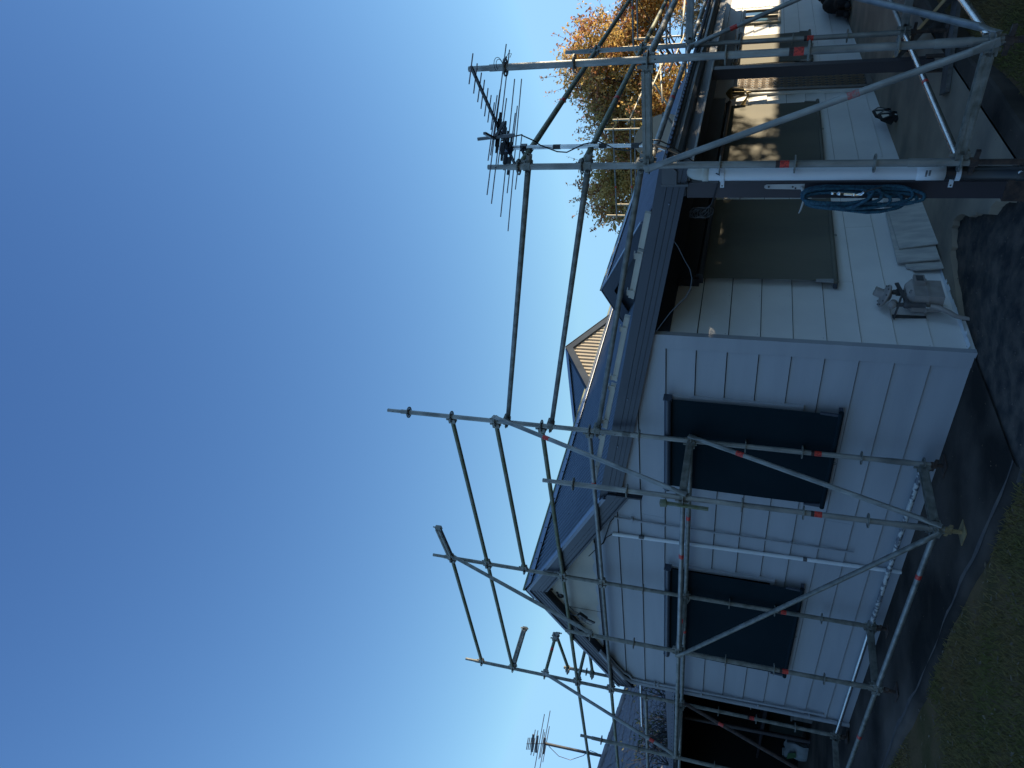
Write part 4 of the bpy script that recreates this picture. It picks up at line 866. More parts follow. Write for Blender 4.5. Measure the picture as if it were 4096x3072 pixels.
# ------------------------------------------------------------------ hose on its hook
hk = thing('hose_hook', 'flat beige metal hook plate screwed to the corner post', 'hook', (-2.39, 5.25, -.40))
mb = MB(); mb.poly([(-2.378, 5.248, -.10), (-2.388, 5.248, -.085), (-2.404, 5.248, -.085), (-2.412, 5.248, -.10), (-2.416, 5.248, -.36), (-2.374, 5.248, -.36)], (0, .005, 0)); part(mb, 'plate', 'fibro', hk)
mb = MB(); mb.path([(-2.40, 5.25, -.34), (-2.42, 5.20, -.355), (-2.45, 5.14, -.36), (-2.50, 5.10, -.345), (-2.53, 5.10, -.335)], [.011, .010, .009, .007, .004], 8); part(mb, 'hook_arm', 'fibro', hk)
mb = MB()
for z in (-.115, -.28, -.30): mb.lathe([(.007, 0), (.006, -.003)], (-2.395 - (.01 if z == -.3 else 0), 5.246, z), (0, 1, 0), 8)
part(mb, 'screw_hole', 'black', hk)
hs = thing('garden_hose', 'bundled blue fabric hose hanging from the hook on the corner post', 'hose', (-2.42, 5.15, -.36))
rd = random.Random(21)
def loop(x0, x1, zt, zb, y0, y1, wob=0.0, sk=0.0):
    pts = []; N = 26
    for i in range(N + 1):
        t = i / N; a = 2 * math.pi * t
        z = (zt + zb) / 2 + (zt - zb) / 2 * math.copysign(abs(math.cos(a)) ** .55, math.cos(a))
        s_ = math.sin(a); f = (zt - z) / (zt - zb)
        x = (x0 + x1) / 2 + (x1 - x0) / 2 * math.copysign(abs(s_) ** .7, s_) + wob * math.sin(f * 9 + x0 * 40) + sk * f
        pts.append(Vector((x, y0 + (y1 - y0) * (.5 - .5 * s_) + .012 * math.sin(f * 7 + x1 * 50), z)))
    return pts
def ribbed(pts, r=.0125):
    P2 = []; rr = []
    for p, q in zip(pts, pts[1:]):
        L = (q - p).length; k = max(1, int(L / .006))
        for i in range(k): P2.append(p.lerp(q, i / k)); rr.append(r * (1.0 if (len(rr) % 2) else .86))
    P2.append(pts[-1]); rr.append(r); return P2, rr
for i, a in enumerate(((-2.385, -2.46, -.352, -1.13, 5.12, 5.20, .004, -.01), (-2.375, -2.48, -.345, -1.06, 5.13, 5.21, .005, .0), (-2.395, -2.50, -.365, -1.0, 5.11, 5.22, .006, -.022), (-2.40, -2.47, -.36, -1.09, 5.135, 5.20, .005, -.02), (-2.38, -2.46, -.35, -.86, 5.10, 5.19, .006, .0), (-2.41, -2.50, -.375, -1.02, 5.15, 5.225, .004, -.035), (-2.39, -2.49, -.37, -.80, 5.12, 5.21, .006, -.01), (-2.38, -2.45, -.355, -.78, 5.10, 5.18, .006, .0), (-2.40, -2.475, -.368, -.92, 5.09, 5.17, .004, -.01))):
    P2, rr = ribbed(loop(*a)); part(MB().path(P2, rr, 8), 'hose_loop', 'hose', hs)
P2, rr = ribbed([Vector(p) for p in ((-2.50, 5.15, -.52), (-2.495, 5.10, -.62), (-2.46, 5.08, -.70), (-2.41, 5.07, -.76), (-2.375, 5.08, -.79), (-2.365, 5.10, -.80), (-2.372, 5.12, -.775))]); part(MB().path(P2, rr, 8), 'hose_loop', 'hose', hs)
mb = MB(); mb.lathe([(.006, 0), (.010, .005), (.010, .03), (.006, .035), (.006, .042), (.012, .045), (.013, .07), (.009, .075), (.011, .085), (.011, .14), (.013, .15)], (-2.365, 5.075, -.525), (-.06, 0, -1), 14); mb.path([(-2.375, 5.075, -.66), (-2.378, 5.075, -.69), (-2.372, 5.07, -.72), (-2.35, 5.065, -.735)], .011, 10); part(mb, 'spray_nozzle', 'chrome', hs)
mb = MB(); mb.path([(-2.352, 5.064, -.732), (-2.33, 5.06, -.78), (-2.31, 5.06, -.84)], [.007, .005, .004], 8); part(mb, 'nozzle_lever', 'black', hs)

# ------------------------------------------------------------------ gas meter and regulator
gm = thing('gas_meter', 'beige gas meter with a round regulator on the wall near the house corner', 'gas meter', (-3.81, 5.85, -1.6))
mb = MB(); mb.box((-3.76, 5.76, -1.475), (-3.60, 6.03, -1.375)); mb.box((-3.765, 5.755, -1.49), (-3.595, 6.035, -1.47))
mb.quadbox((-3.76, 5.76, -1.375), (-3.60, 5.76, -1.375), (-3.60, 6.03, -1.375), (-3.76, 6.03, -1.375), (0, 0, .001)); part(mb, 'meter_top', 'meter', gm)
mb = MB(); a = [(-3.76, 5.76), (-3.60, 5.76), (-3.60, 6.03), (-3.76, 6.03)]; b = [(-3.745, 5.80), (-3.63, 5.80), (-3.63, 5.99), (-3.745, 5.99)]
mb.add([(x, y, -1.375) for x, y in a] + [(x, y, -1.325) for x, y in b], [(0, 1, 5, 4), (1, 2, 6, 5), (2, 3, 7, 6), (3, 0, 4, 7), (4, 5, 6, 7)]); part(mb, 'meter_shoulder', 'meter', gm)
mb = MB(); mb.box((-3.755, 5.765, -1.60), (-3.605, 6.025, -1.49)); part(mb, 'meter_body', 'meter', gm)
mb = MB(); mb.box((-3.60, 5.93, -1.47), (-3.565, 6.05, -1.385)); part(mb, 'index_cover', 'meter', gm); part(MB().box((-3.565, 5.95, -1.455), (-3.562, 6.03, -1.40)), 'index_window', 'meter_dk', gm)
mb = MB(); mb.tube((-3.69, 5.95, -1.33), (-3.69, 5.95, -1.24), .022, 12); mb.tube((-3.69, 5.95, -1.30), (-3.69, 5.95, -1.265), .032, 8); mb.path([(-3.69, 5.95, -1.25), (-3.69, 5.94, -1.20), (-3.69, 5.88, -1.19)], .019, 10); part(mb, 'union', 'meter_dk', gm)
mb = MB(); ax = Vector((.35, .10, .93)); c = Vector((-3.68, 5.87, -1.165)); mb.lathe([(.03, -.05), (.05, -.035), (.098, -.010), (.102, -.003), (.102, .006), (.092, .010), (.05, .022), (.034, .026), (.032, .085), (.026, .092)], c, ax, 26); part(mb, 'regulator', 'meter', gm)
mb = MB(); u, v = basis(ax)
for i in range(10): a = i * math.pi / 5; p = c + (u * math.cos(a) + v * math.sin(a)) * .090 + ax.normalized() * .008; mb.tube(p, p + ax.normalized() * .010, .006, 6)
part(mb, 'regulator_bolts', 'meter_dk', gm)
mb = MB(); mb.tube(c + Vector((.035, .03, .02)), c + Vector((.055, .04, .075)), .013, 10); mb.tube(c + Vector((0, -.11, -.06)), c + Vector((.01, -.155, -.04)), .034, 16); mb.blob(tuple(c + Vector((.005, -.15, -.045))), (.033, .033, .033), 7); part(mb, 'relief_valve', 'meter', gm)
mb = MB(); mb.tube(c + Vector((0, -.14, -.06)), c + Vector((0, -.13, -.13)), .018, 12); mb.lathe([(.028, 0), (.030, .01), (.030, .05), (.026, .055)], c + Vector((0, -.13, -.19)), (0, 0, 1), 8); mb.tube(c + Vector((0, -.13, -.19)), c + Vector((0, -.13, -.30)), .022, 10); mb.bar(c + Vector((.02, -.13, -.16)), c + Vector((.07, .10, -.09)), .012, .03); part(mb, 'inlet_valve', 'meter_dk', gm)
mb = MB(); mb.lathe([(.026, 0), (.026, .03)], c + Vector((0, -.13, -.33)), (0, 0, 1), 12); part(mb, 'collar', 'chrome', gm)
mb = MB(); mb.path([(-3.68, 5.74, -1.49), (-3.685, 5.73, -1.56), (-3.71, 5.70, -1.64), (-3.735, 5.68, -1.70), (-3.745, 5.665, -1.80)], [.019, .022, .021, .018, .015], 10); part(mb, 'wrapped_pipe', 'meter', gm)
mb = MB(); mb.bar((-3.825, 5.74, -1.25), (-3.62, 5.79, -1.28), .05, .006); mb.box((-3.822, 5.745, -1.50), (-3.812, 5.785, -1.24)); part(mb, 'wall_bracket', 'meter_dk', gm)
mb = MB(); mb.tube((-3.60, 5.80, -1.34), (-3.57, 5.80, -1.345), .008, 8); part(mb, 'test_cap', 'chrome', gm)

# ------------------------------------------------------------------ leaning sheets
GS = 'fibre cement offcuts leaning on the wall'
def sheetobj(label, y0, y1, zb, h, x_bot, x_top, roll, cut=0):
    mb = MB(); N = Vector((1, 0, 0)); pts = [(0, 0), (y1 - y0, 0), (y1 - y0, h), (cut, h), (0, h - cut * 1.2)] if cut else [(0, 0), (y1 - y0, 0), (y1 - y0, h), (0, h)]
    out = []
    for a, b in pts:
        aa = a * math.cos(roll) - b * math.sin(roll); bb = a * math.sin(roll) + b * math.cos(roll)
        out.append(Vector((x_bot + (x_top - x_bot) * b / h, y0 + aa, zb + bb)))
    mb.poly(out, (.012, 0, 0)); return tag(mb.build('cement_sheet', 'fibro', origin=out[0]), label, 'board', GS)
sheetobj('rear fibre cement sheet with a broken upper corner leaning on the wall', 6.50, 7.9, -1.728, .30, -3.765, -3.80, .01, .06)
sheetobj('middle fibre cement sheet with a square end leaning on the wall', 6.61, 8.0, -1.70, .345, -3.735, -3.785, .005)
sheetobj('front fibre cement sheet with rough cloudy marks, tilted over the others', 6.85, 8.05, -1.735, .345, -3.70, -3.76, .03)
GL = 'black lanterns standing on the verandah floor'
def lantern(lab, y, x):
    """half-hexagon wall lantern lying on its back, two pale panes and a black base disc"""
    z = slab_z(x, y) + .005; t = thing('wall_lantern', lab, 'lantern', (x, y, z), GL)
    U = Vector((-.15, -.97, .05)).normalized(); V = Vector((.25, .05, .97)).normalized(); W = -U.cross(V)
    p2 = lambda u, v, w_: Vector((x, y, z)) + U * u + V * v + W * w_
    out = [(-.15, .0), (-.13, .155), (.0, .225), (.13, .185), (.165, .06)]
    inn = [(-.06, .0), (-.05, .055), (.0, .095), (.055, .075), (.075, .02)]
    for i in range(4):
        a, b = out[i], out[i + 1]; c, d = inn[i + 1], inn[i]
        lerp = lambda p, q, k: (p[0] + (q[0] - p[0]) * k, p[1] + (q[1] - p[1]) * k)
        ring = [a, b, c, d]; cx = sum(p[0] for p in ring) / 4; cy = sum(p[1] for p in ring) / 4; ir = [((p[0] - cx) * .62 + cx, (p[1] - cy) * .62 + cy) for p in ring]
        hgt = [.0, .0, .055, .055]; hin = [.014, .014, .043, .043]
        for s_ in (0, 1):
            pass
        mb = MB()
        for k in range(4):
            j = (k + 1) % 4; mb.quadbox(p2(*ring[k], hgt[k]), p2(*ring[j], hgt[j]), p2(*ir[j], hin[j]), p2(*ir[k], hin[k]), W * .012)
        f = part(mb, 'frame', 'black', t)
        mb = MB(); mb.quadbox(*[p2(*ir[k], hin[k] + .002) for k in range(4)], W * .003); part(mb, 'pane', 'pane' if i in (0, 1, 2) else 'black', t)
    mb = MB(); mb.poly([p2(u, v, .0) for u, v in ([(-.08, 0)] + inn + [(.09, .0)])], W * .058); part(mb, 'base', 'black', t)
    mb = MB(); mb.lathe([(.0, 0), (.015, .0), (.015, .004)], p2(.01, .03, .060), tuple(W), 12); part(mb, 'fixing_hole', 'pvc', t)
    return t
lantern('black lantern with pale panes standing further along the wall', 10.12, -3.66); lantern('black lantern with pale panes overlapping the other one, nearer the camera', 9.72, -3.56)

# coach lamp by the door
cl = thing('coach_lamp', 'aged brass coach lamp high on the wall beside the screen door', 'lamp', (xw, 11.15, .20))
b0 = Vector((-3.62, 11.10, .20))
mb = MB()
for i in range(6):
    a = i * math.pi / 3; mb.bar(b0 + Vector((.05 * math.cos(a), .05 * math.sin(a), .02)), b0 + Vector((.085 * math.cos(a), .085 * math.sin(a), .19)), .008, .008, (0, 1, 0))
mb.lathe([(.055, 0), (.055, .012)], b0 + Vector((0, 0, .01)), (0, 0, 1), 6); mb.lathe([(.09, 0), (.09, .012), (.05, .06), (.012, .09)], b0 + Vector((0, 0, .185)), (0, 0, 1), 6); part(mb, 'lamp_frame', 'lamp_brass', cl)
part(MB().lathe([(.046, .02), (.078, .185)], b0, (0, 0, 1), 6), 'lamp_glass', 'glass', cl)
mb = MB(); mb.lathe([(.02, 0), (.012, -.02), (.02, -.035), (.010, -.05), (.014, -.065), (.004, -.08)], b0, (0, 0, 1), 12); mb.path([(-3.62, 11.10, .185), (-3.66, 11.10, .16), (-3.72, 11.10, .19), (-3.80, 11.10, .23)], [.010, .012, .018, .034], 10); part(mb, 'lamp_arm', 'lamp_brass', cl)

# backpack, hat, brick, planks
bp = thing('backpack', 'stuffed black backpacks slumped on the verandah floor against the wall', 'backpack', (-3.55, 15.9, -1.41))
rd = random.Random(4)
for c, r in (((-3.58, 16.15, -1.20), (.15, .24, .26)), ((-3.60, 15.72, -1.19), (.15, .20, .22)), ((-3.62, 16.6, -1.18), (.15, .22, .25)), ((-3.52, 15.45, -1.27), (.12, .13, .13))):
    part(MB().blob(c, r, 9, .07, rd), 'pack', 'bag', bp)
mb = MB(); mb.path([(-3.46, 16.0, -1.02), (-3.40, 15.9, -1.10), (-3.40, 15.8, -1.25), (-3.44, 15.75, -1.36)], .016, 8); mb.path([(-3.60, 16.1, -.94), (-3.55, 16.2, -.88), (-3.55, 16.3, -.95)], .014, 8); part(mb, 'strap', 'bag', bp)
mb = MB(); mb.box((-3.432, 16.1, -1.14), (-3.424, 16.16, -1.10)); part(mb, 'badge', 'gutter_lt', bp)
ht = thing('sun_hat', 'grey broad-brimmed hat propped against the backpacks', 'hat', (-3.36, 15.72, -1.40))
mb = MB(); ax = Vector((.55, -.62, .55)); mb.lathe([(.19, 0), (.195, .006), (.10, .016), (.095, .07), (.085, .115), (.05, .135), (.004, .14)], (-3.40, 15.62, -1.27), tuple(-ax), 22); part(mb, 'hat_body', 'hat', ht)
bt = thing('work_boots', 'dark work boots on the floor beside the backpacks', 'boots', (-3.6, 15.2, -1.43))
for dx, dy in ((0, 0), (.14, .03)):
    mb = MB(); mb.blob((-3.66 + dx, 15.22 + dy, -1.37), (.05, .14, .055), 7); mb.lathe([(.05, -1.40), (.055, -1.30), (.05, -1.20)], (-3.66 + dx, 15.33 + dy, 0), (0, 0, 1), 12); part(mb, 'boot', 'bag', bt)
br = thing('brick', 'dark red brick with three core holes on the verandah floor', 'brick', (-2.75, 9.9, slab_z(-2.75, 9.9)))
z = slab_z(-2.75, 9.9); mb = MB()
for a, b, c, d in ((-2.80, -2.785, 9.79, 10.02), (-2.715, -2.70, 9.79, 10.02), (-2.785, -2.715, 9.79, 9.81), (-2.785, -2.715, 10.0, 10.02), (-2.785, -2.715, 9.865, 9.88), (-2.785, -2.715, 9.93, 9.945)): mb.box((a, c, z), (b, d, z + .11))
mb.box((-2.785, 9.81, z), (-2.715, 10.0, z + .02)); part(mb, 'clay_body', 'brick', br)
def plank(name, label, p0, p1, w_, h_, m, cat, grp=None):
    c = (Vector(p0) + Vector(p1)) / 2; return tag(MB().bar(p0, p1, w_, h_).build(name, m, origin=c), label, cat, grp)
plank('sole_board', 'weathered grey timber sole board under the scaffold jack', (-2.62, 7.78, -1.658), (-1.35, 8.42, -1.652), .22, .038, 'timber', 'plank')
c0 = Vector((-2.50, 8.02, -1.57)); 
pl = thing('timber_offcut', 'thin pine batten with a bright yellow edge lying behind the scaffold feet', 'batten', (-2.4, 8.9, -1.62))
p0, p1 = Vector((-2.93, 9.95, -1.50)), Vector((-1.72, 7.85, -1.60))
part(MB().bar(p0, p1, .045, .06), 'batten_body', 'timber', pl); part(MB().bar(p0 + Vector((.0, 0, .034)), p1 + Vector((0, 0, .034)), .042, .006), 'batten_edge', 'pine', pl)

# ------------------------------------------------------------------ carport and its clutter
cp = thing('carport', 'dark low carport with a pale ribbed steel fascia left of the house', 'carport', (-13, 5.6, -1.9))
part(MB().poly([(-10.05, 5.60, .515), (-15.9, 5.60, .49), (-15.9, 5.60, .50), (-10.05, 5.60, .665)], (0, .03, 0)), 'fascia', 'cap', cp)
mb = MB()
for i in range(4): mb.bar((-10.05, 5.598, .655 - .034 * i), (-15.0, 5.598, .525 - .009 * i), .004, .005)
part(mb, 'fascia_rib', 'roof', cp)
mb = MB()
for i in range(40): x = -10.2 - .12 * i; mb.lathe([(.008, 0), (.006, -.005)], (x, 5.598, .535), (0, 1, 0), 5)
tag(part(mb, 'fascia_screws', 'black', cp), kind='stuff')
part(MB().box((-16.1, 5.62, .44), (-10.0, 9.4, .50)), 'roof', 'dark', cp); part(MB().box((-16.2, 5.6, -2.0), (-16.05, 9.4, .46)), 'side_wall', 'dark', cp)
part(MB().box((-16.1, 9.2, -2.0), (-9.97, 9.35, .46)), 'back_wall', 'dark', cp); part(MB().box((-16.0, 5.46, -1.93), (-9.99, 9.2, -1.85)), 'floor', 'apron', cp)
part(MB().box((-10.12, 5.38, -1.85), (-9.985, 5.42, .46)), 'lining_board', 'greenboard', cp); part(MB().box((-10.155, 5.375, -1.6), (-10.12, 5.415, .46)), 'timber_jamb', 'timber', cp)
part(MB().tube((-14.13, 7.0, -1.85), (-14.20, 7.0, .45), .045, 12), 'post', 'post', cp)
part(MB().bar((-13.2, 7.3, -1.02), (-15.9, 7.3, -1.04), .02, .03), 'shelf_edge', 'post', cp); 
part(MB().box((-15.9, 7.35, -1.08), (-12.6, 8.1, -1.05)), 'shelf', 'post', cp)
rd = random.Random(9)
sk = thing('white_sack', 'white printed sack of garden mix standing in the dark carport', 'sack', (-14.6, 7.0, -1.86))
vs = []; 
for j in range(9):
    for i in range(13):
        u = i / 12 - .5; v = j / 8; vs.append((-14.62 + u * .55, 6.98 - .10 * math.cos(math.pi * u) - .02 * math.sin(v * 7), -1.85 + v * .40 + .02 * math.sin(u * 11) * v))
mb = MB().add(vs, [(j * 13 + i, j * 13 + i + 1, (j + 1) * 13 + i + 1, (j + 1) * 13 + i) for j in range(8) for i in range(12)], True)
mb.add([(v_[0], v_[1] + .18 if k % 13 not in (0, 12) else v_[1] + .02, v_[2]) for k, v_ in enumerate(vs)], [(j * 13 + i + 1, j * 13 + i, (j + 1) * 13 + i, (j + 1) * 13 + i + 1) for j in range(8) for i in range(12)], True); part(mb, 'sack_body', 'white', sk)
mb = MB(); mb.poly([(-14.74, 6.868, -1.50), (-14.50, 6.868, -1.50), (-14.44, 6.880, -1.62), (-14.60, 6.865, -1.66)], (0, -.002, 0)); part(mb, 'printed_panel', 'sack_green', sk)
for i, (x, y, z, sx, sz, mt, nm, lab) in enumerate(((-13.6, 7.4, -1.86, .5, .35, 'timber', 'wooden_crate', 'dark wooden crate on the carport floor beside the sack'), (-13.3, 8.2, -1.86, .7, .5, 'post', 'storage_box', 'brown storage box at the back of the carport'), (-15.3, 7.9, -1.86, .5, .6, 'greenboard', 'wheeled_bin', 'dark green bin in the far carport corner'))):
    t = thing(nm, lab, nm.split('_')[-1], (x, y, z)); mb = MB(); mb.box((x - sx / 2, y - .2, z), (x + sx / 2, y + .2, z + sz)); part(mb, 'body', mt, t); part(MB().box((x - sx / 2 - .02, y - .22, z + sz), (x + sx / 2 + .02, y + .22, z + sz + .03)), 'lid', mt, t)

# ------------------------------------------------------------------ neighbour's tiled house
nb = thing('neighbour_house', 'neighbouring house with a worn grey tiled hip roof left of the carport', 'house', (-26, 12, -2))
NR, NZ, NP = -25.95, 3.60, .463
mb = MB(); mb.poly([(-25.95, -2, 3.56), (-25.95, 8.55, 3.56), (-19.3, 21.2, .46), (-19.3, -2, .46)], (0, 0, -.05)); part(mb, 'roof_underlay', 'tile', nb)
mb = MB(); mb.poly([(-25.95, 8.55, 3.56), (-19.3, 21.2, .46), (-32, 21.2, .46)], (0, 0, -.05)); mb.poly([(-25.95, -2, 3.56), (-25.95, 8.55, 3.56), (-32.6, 21.2, .46), (-32.6, -2, .46)], (0, 0, -.05)); part(mb, 'roof_underlay', 'tile', nb)
def tile_mb():
    mb = MB(); vs = []; prof_ = ((0, .0), (.05, .028), (.12, .034), (.17, .010), (.24, .006), (.30, .0))
    for l, dzv in ((0, .030), (.36, .0)):
        for a, h in prof_: vs.append((l, a, -NP * l + h + (.028 if l == 0.36 else 0)))
    n = len(prof_); vs += [(.36, a, -NP * .36 + h) for a, h in prof_]
    return mb.add(vs, [(i, i + 1, n + i + 1, n + i) for i in range(n - 1)] + [(n + i, n + i + 1, 2 * n + i + 1, 2 * n + i) for i in range(n - 1)])
TM = tile_mb().mesh('roof_tile', 'tile'); rd = random.Random(6); stuff = MB(); cnt = 0
tb = tile_mb()
for r in range(20):
    for c in range(74):
        x = NR + .325 * r; y = -1.5 + .30 * c
        if y > 8.4 + (x + .3 - NR) * 1.9 - .2: continue
        zz = NZ - NP * (x - NR) + rd.uniform(-.008, .012)
        if 7.6 < y < 13.0 and r < 17 and cnt < 290:
            o = bpy.data.objects.new('roof_tile', TM); C.objects.link(o); o.parent = nb; o.location = Vector((x, y, zz)) - Vector(nb.location); o.rotation_euler = (rd.uniform(-.02, .02), rd.uniform(-.015, .03), rd.uniform(-.03, .03)); cnt += 1
        else: stuff.add([(a + x, b + y, c_ + zz) for a, b, c_ in tb.v], tb.f)
tag(part(stuff, 'roof_tiles', 'tile', nb), kind='stuff')
for i in range(22):
    a = Vector((-25.95, 8.5, 3.66)) + Vector((1.68, 3.3, -.79)) * (.11 * i); b = a + Vector((1.68, 3.3, -.79)) * .115; part(MB().tube(a, b, .085, 8, .10), 'hip_tile', 'tile', nb)
for i in range(18): part(MB().tube((-25.95, 8.5 - .38 * i, 3.64), (-25.95, 8.10 - .38 * i, 3.65), .10, 8, .085), 'ridge_tile', 'tile', nb)
part(MB().box((-32, -2, -2), (-20, 21, .45)), 'wall', 'fibro', nb)

# ------------------------------------------------------------------ trees
def leaf_add(vs, fs, c, s, rd, elong=1.9):
    d = Vector((rd.gauss(0, 1), rd.gauss(0, 1), rd.gauss(0, .8))).normalized(); e = Vector((rd.gauss(0, 1), rd.gauss(0, 1), rd.gauss(0, 1))); e = (e - d * e.dot(d)).normalized(); n = d.cross(e)
    o = len(vs); a = d * s * elong / 2; b = e * s / 2; f = n * s * .18
    vs += [tuple(c - a), tuple(c + b * .9 + f), tuple(c + a), tuple(c - b * .9 + f)]; fs += [(o, o + 1, o + 2), (o, o + 2, o + 3)]
def limb(mb, p, d, L, r, depth, rd, tips, spread=.6, lift=.12, n=6):
    pts = [p]; q = p; dd = d.normalized(); k = 5
    for i in range(k): dd = (dd + Vector((rd.gauss(0, .16), rd.gauss(0, .16), rd.gauss(0, .12) + lift * .3))).normalized(); q = q + dd * (L / k); pts.append(q)
    mb.path(pts, [r * (1 - .55 * i / k) for i in range(k + 1)], n, False)
    if depth == 0: tips.append((q, dd)); return
    for j in range(rd.choice((2, 3, 3)) if depth > 1 else 3):
        s = rd.uniform(.35, 1.0); b = pts[max(1, int(s * k))]
        nd = (dd + Vector((rd.gauss(0, spread), rd.gauss(0, spread), rd.gauss(0, spread * .6) + lift))).normalized()
        limb(mb, b, nd, L * rd.uniform(.55, .8), r * .5, depth - 1, rd, tips, spread, lift, max(4, n - 1))
def leafy(name, label, base, lobes, seed, nclump, per, size, m, m2=None, f2=.2, sprays=0, trunk_r=.22, cat='tree', grp=None, inner=.75):
    rd = random.Random(seed); t = thing(name, label, cat, base, grp); B = Vector(base); tips = []
    mb = MB(); top = sum((Vector(l[0]) for l in lobes), Vector()) / len(lobes)
    fork = B.lerp(top, .55); fork.z = B.z + (top.z - B.z) * .55
    mb.path([B, B.lerp(fork, .5) + Vector((.08, -.05, 0)), fork], [trunk_r, trunk_r * .8, trunk_r * .65], 10, False); part(mb, 'trunk', 'bark', t)
    mb = MB()
    for c, r in lobes:
        c = Vector(c)
        for k in range(5):
            a = fork + Vector((rd.gauss(0, .1), rd.gauss(0, .1), rd.uniform(-.3, .1))); e = c + Vector((rd.uniform(-1, 1) * r[0], rd.uniform(-1, 1) * r[1], rd.uniform(-.5, 1) * r[2])) * .7
            m1 = a.lerp(e, .5) + Vector((rd.gauss(0, .2), rd.gauss(0, .2), .25)); mb.path([a, a.lerp(m1, .5) + Vector((0, 0, .05)), m1, e], [trunk_r * .32, trunk_r * .25, trunk_r * .16, .02], 6, False)
            for q in range(6):
                f = m1.lerp(e, rd.random()); mb.path([f, f + Vector((rd.gauss(0, .4), rd.gauss(0, .4), rd.gauss(.1, .35)))], [.018, .006], 4, False)
    part(mb, 'limb', 'bark', t)
    V = [[], []]; Fc = [[], []]
    tot = sum(l[1][0] * l[1][1] * l[1][2] for l in lobes)
    for c, r in lobes:
        k = int(nclump * r[0] * r[1] * r[2] / tot)
        for i in range(k):
            d = Vector((rd.gauss(0, 1), rd.gauss(0, 1), rd.gauss(0, 1))).normalized(); rr = rd.random() ** .45
            if rd.random() < .15: rr *= 1.12
            cc = Vector(c) + Vector((d.x * r[0], d.y * r[1], d.z * r[2])) * rr; cr = rd.uniform(.10, .26)
            w_ = 1 if (m2 and rd.random() < f2 * (1.6 if rr > .8 else .6)) else 0
            for j in range(per): leaf_add(V[w_], Fc[w_], cc + Vector((rd.gauss(0, cr), rd.gauss(0, cr), rd.gauss(0, cr * .8))), size * rd.uniform(.7, 1.25), rd)
        for i in range(int(sprays)):
            d = Vector((rd.gauss(0, 1), rd.gauss(0, 1), abs(rd.gauss(0, 1)) - .15)).normalized(); p = Vector(c) + Vector((d.x * r[0], d.y * r[1], d.z * r[2])) * .9; L = rd.uniform(.3, .85)
            w_ = 1 if (m2 and rd.random() < .55) else 0
            mbx = [p + d * (L * q / 6) + Vector((0, 0, .04 * q * q * .1)) for q in range(7)]; 
            tips.append(mbx)
            for q in mbx:
                for j in range(rd.choice((2, 4, 5))): leaf_add(V[w_], Fc[w_], q + Vector((rd.gauss(0, .05), rd.gauss(0, .05), rd.gauss(0, .05))), size * .8, rd)
    tw = MB()
    for s_ in tips: tw.path(s_, .006, 3, False)
    if tips: tag(part(tw, 'twigs', 'bark', t), kind='stuff')
    part(MB().add(V[0], Fc[0]), 'crown', m, t)
    if V[1]: part(MB().add(V[1], Fc[1]), 'crown', m2, t)
    return t
leafy('tree', 'russet and green leafy tree rising behind the house roofs', (-8.8, 26.5, -1.2), [((-7.75, 27.0, 5.3), (1.8, 1.8, 1.65)), ((-11.0, 24.7, 4.5), (1.55, 1.5, 1.5)), ((-9.5, 26.0, 3.4), (2.3, 1.9, 1.6)), ((-6.2, 29.6, 4.2), (1.7, 1.6, 1.2)), ((-12.2, 24.3, 3.2), (1.2, 1.3, 1.1)), ((-9.3, 26.3, 5.0), (1.0, 1.0, .9))], 31, 1550, 34, .08, 'leaf', 'leaf_red', .2, sprays=36)
leafy('tree', 'hidden green tree group added behind the main roof to shade the tiled roof', (-14.2, 19.0, -1.5), [((-16.3, 17.0, 2.1), (1.9, 1.9, 1.9)), ((-14.3, 19.0, 2.2), (1.9, 1.9, 1.9)), ((-12.4, 21.2, 2.2), (1.9, 1.9, 1.9)), ((-18.2, 15.0, 1.9), (1.7, 1.7, 1.6)), ((-17.5, 12.4, .6), (1.6, 1.6, 1.7))], 77, 1500, 26, .15, 'leaf_dk')  # hidden from the camera; added to keep sun off the tiled roof
# wintry golden tree further right
rd = random.Random(14); t = thing('bare_tree', 'pale twiggy tree with few golden leaves at the far right edge behind the gutter', 'tree', (-7.6, 36.8, -1))
mb = MB(); tips = []; mb.path([(-7.6, 36.8, -1), (-7.6, 36.7, 1.2)], [.22, .17], 8, False); part(mb, 'trunk', 'twig', t); mb = MB()
for i in range(9): limb(mb, Vector((-7.6, 36.7, 1.0)), Vector((rd.gauss(0, .55), rd.gauss(0, .5), 1)), rd.uniform(1.4, 2.0), .09, 3, rd, tips, .5, .1)
part(mb, 'branches', 'twig', t); V = []; Fc = []
tw = MB()
for p, d in tips:
    for j in range(4): e = p + (d + Vector((rd.gauss(0, .5), rd.gauss(0, .5), rd.gauss(0, .4)))).normalized() * rd.uniform(.2, .5); tw.path([p, p.lerp(e, .5) + Vector((0, 0, .03)), e], [.012, .009, .005], 3, False); [leaf_add(V, Fc, e + Vector((rd.gauss(0, .1), rd.gauss(0, .1), rd.gauss(0, .1))), .07, rd) for _ in range(5)]
tag(part(tw, 'twigs', 'twig', t), kind='stuff'); M['gold'] = mat('golden_leaf', (.38, .26, .07), .5, 0, scale=2, col2=(.22, .18, .06)); part(MB().add(V, Fc), 'crown', 'gold', t)
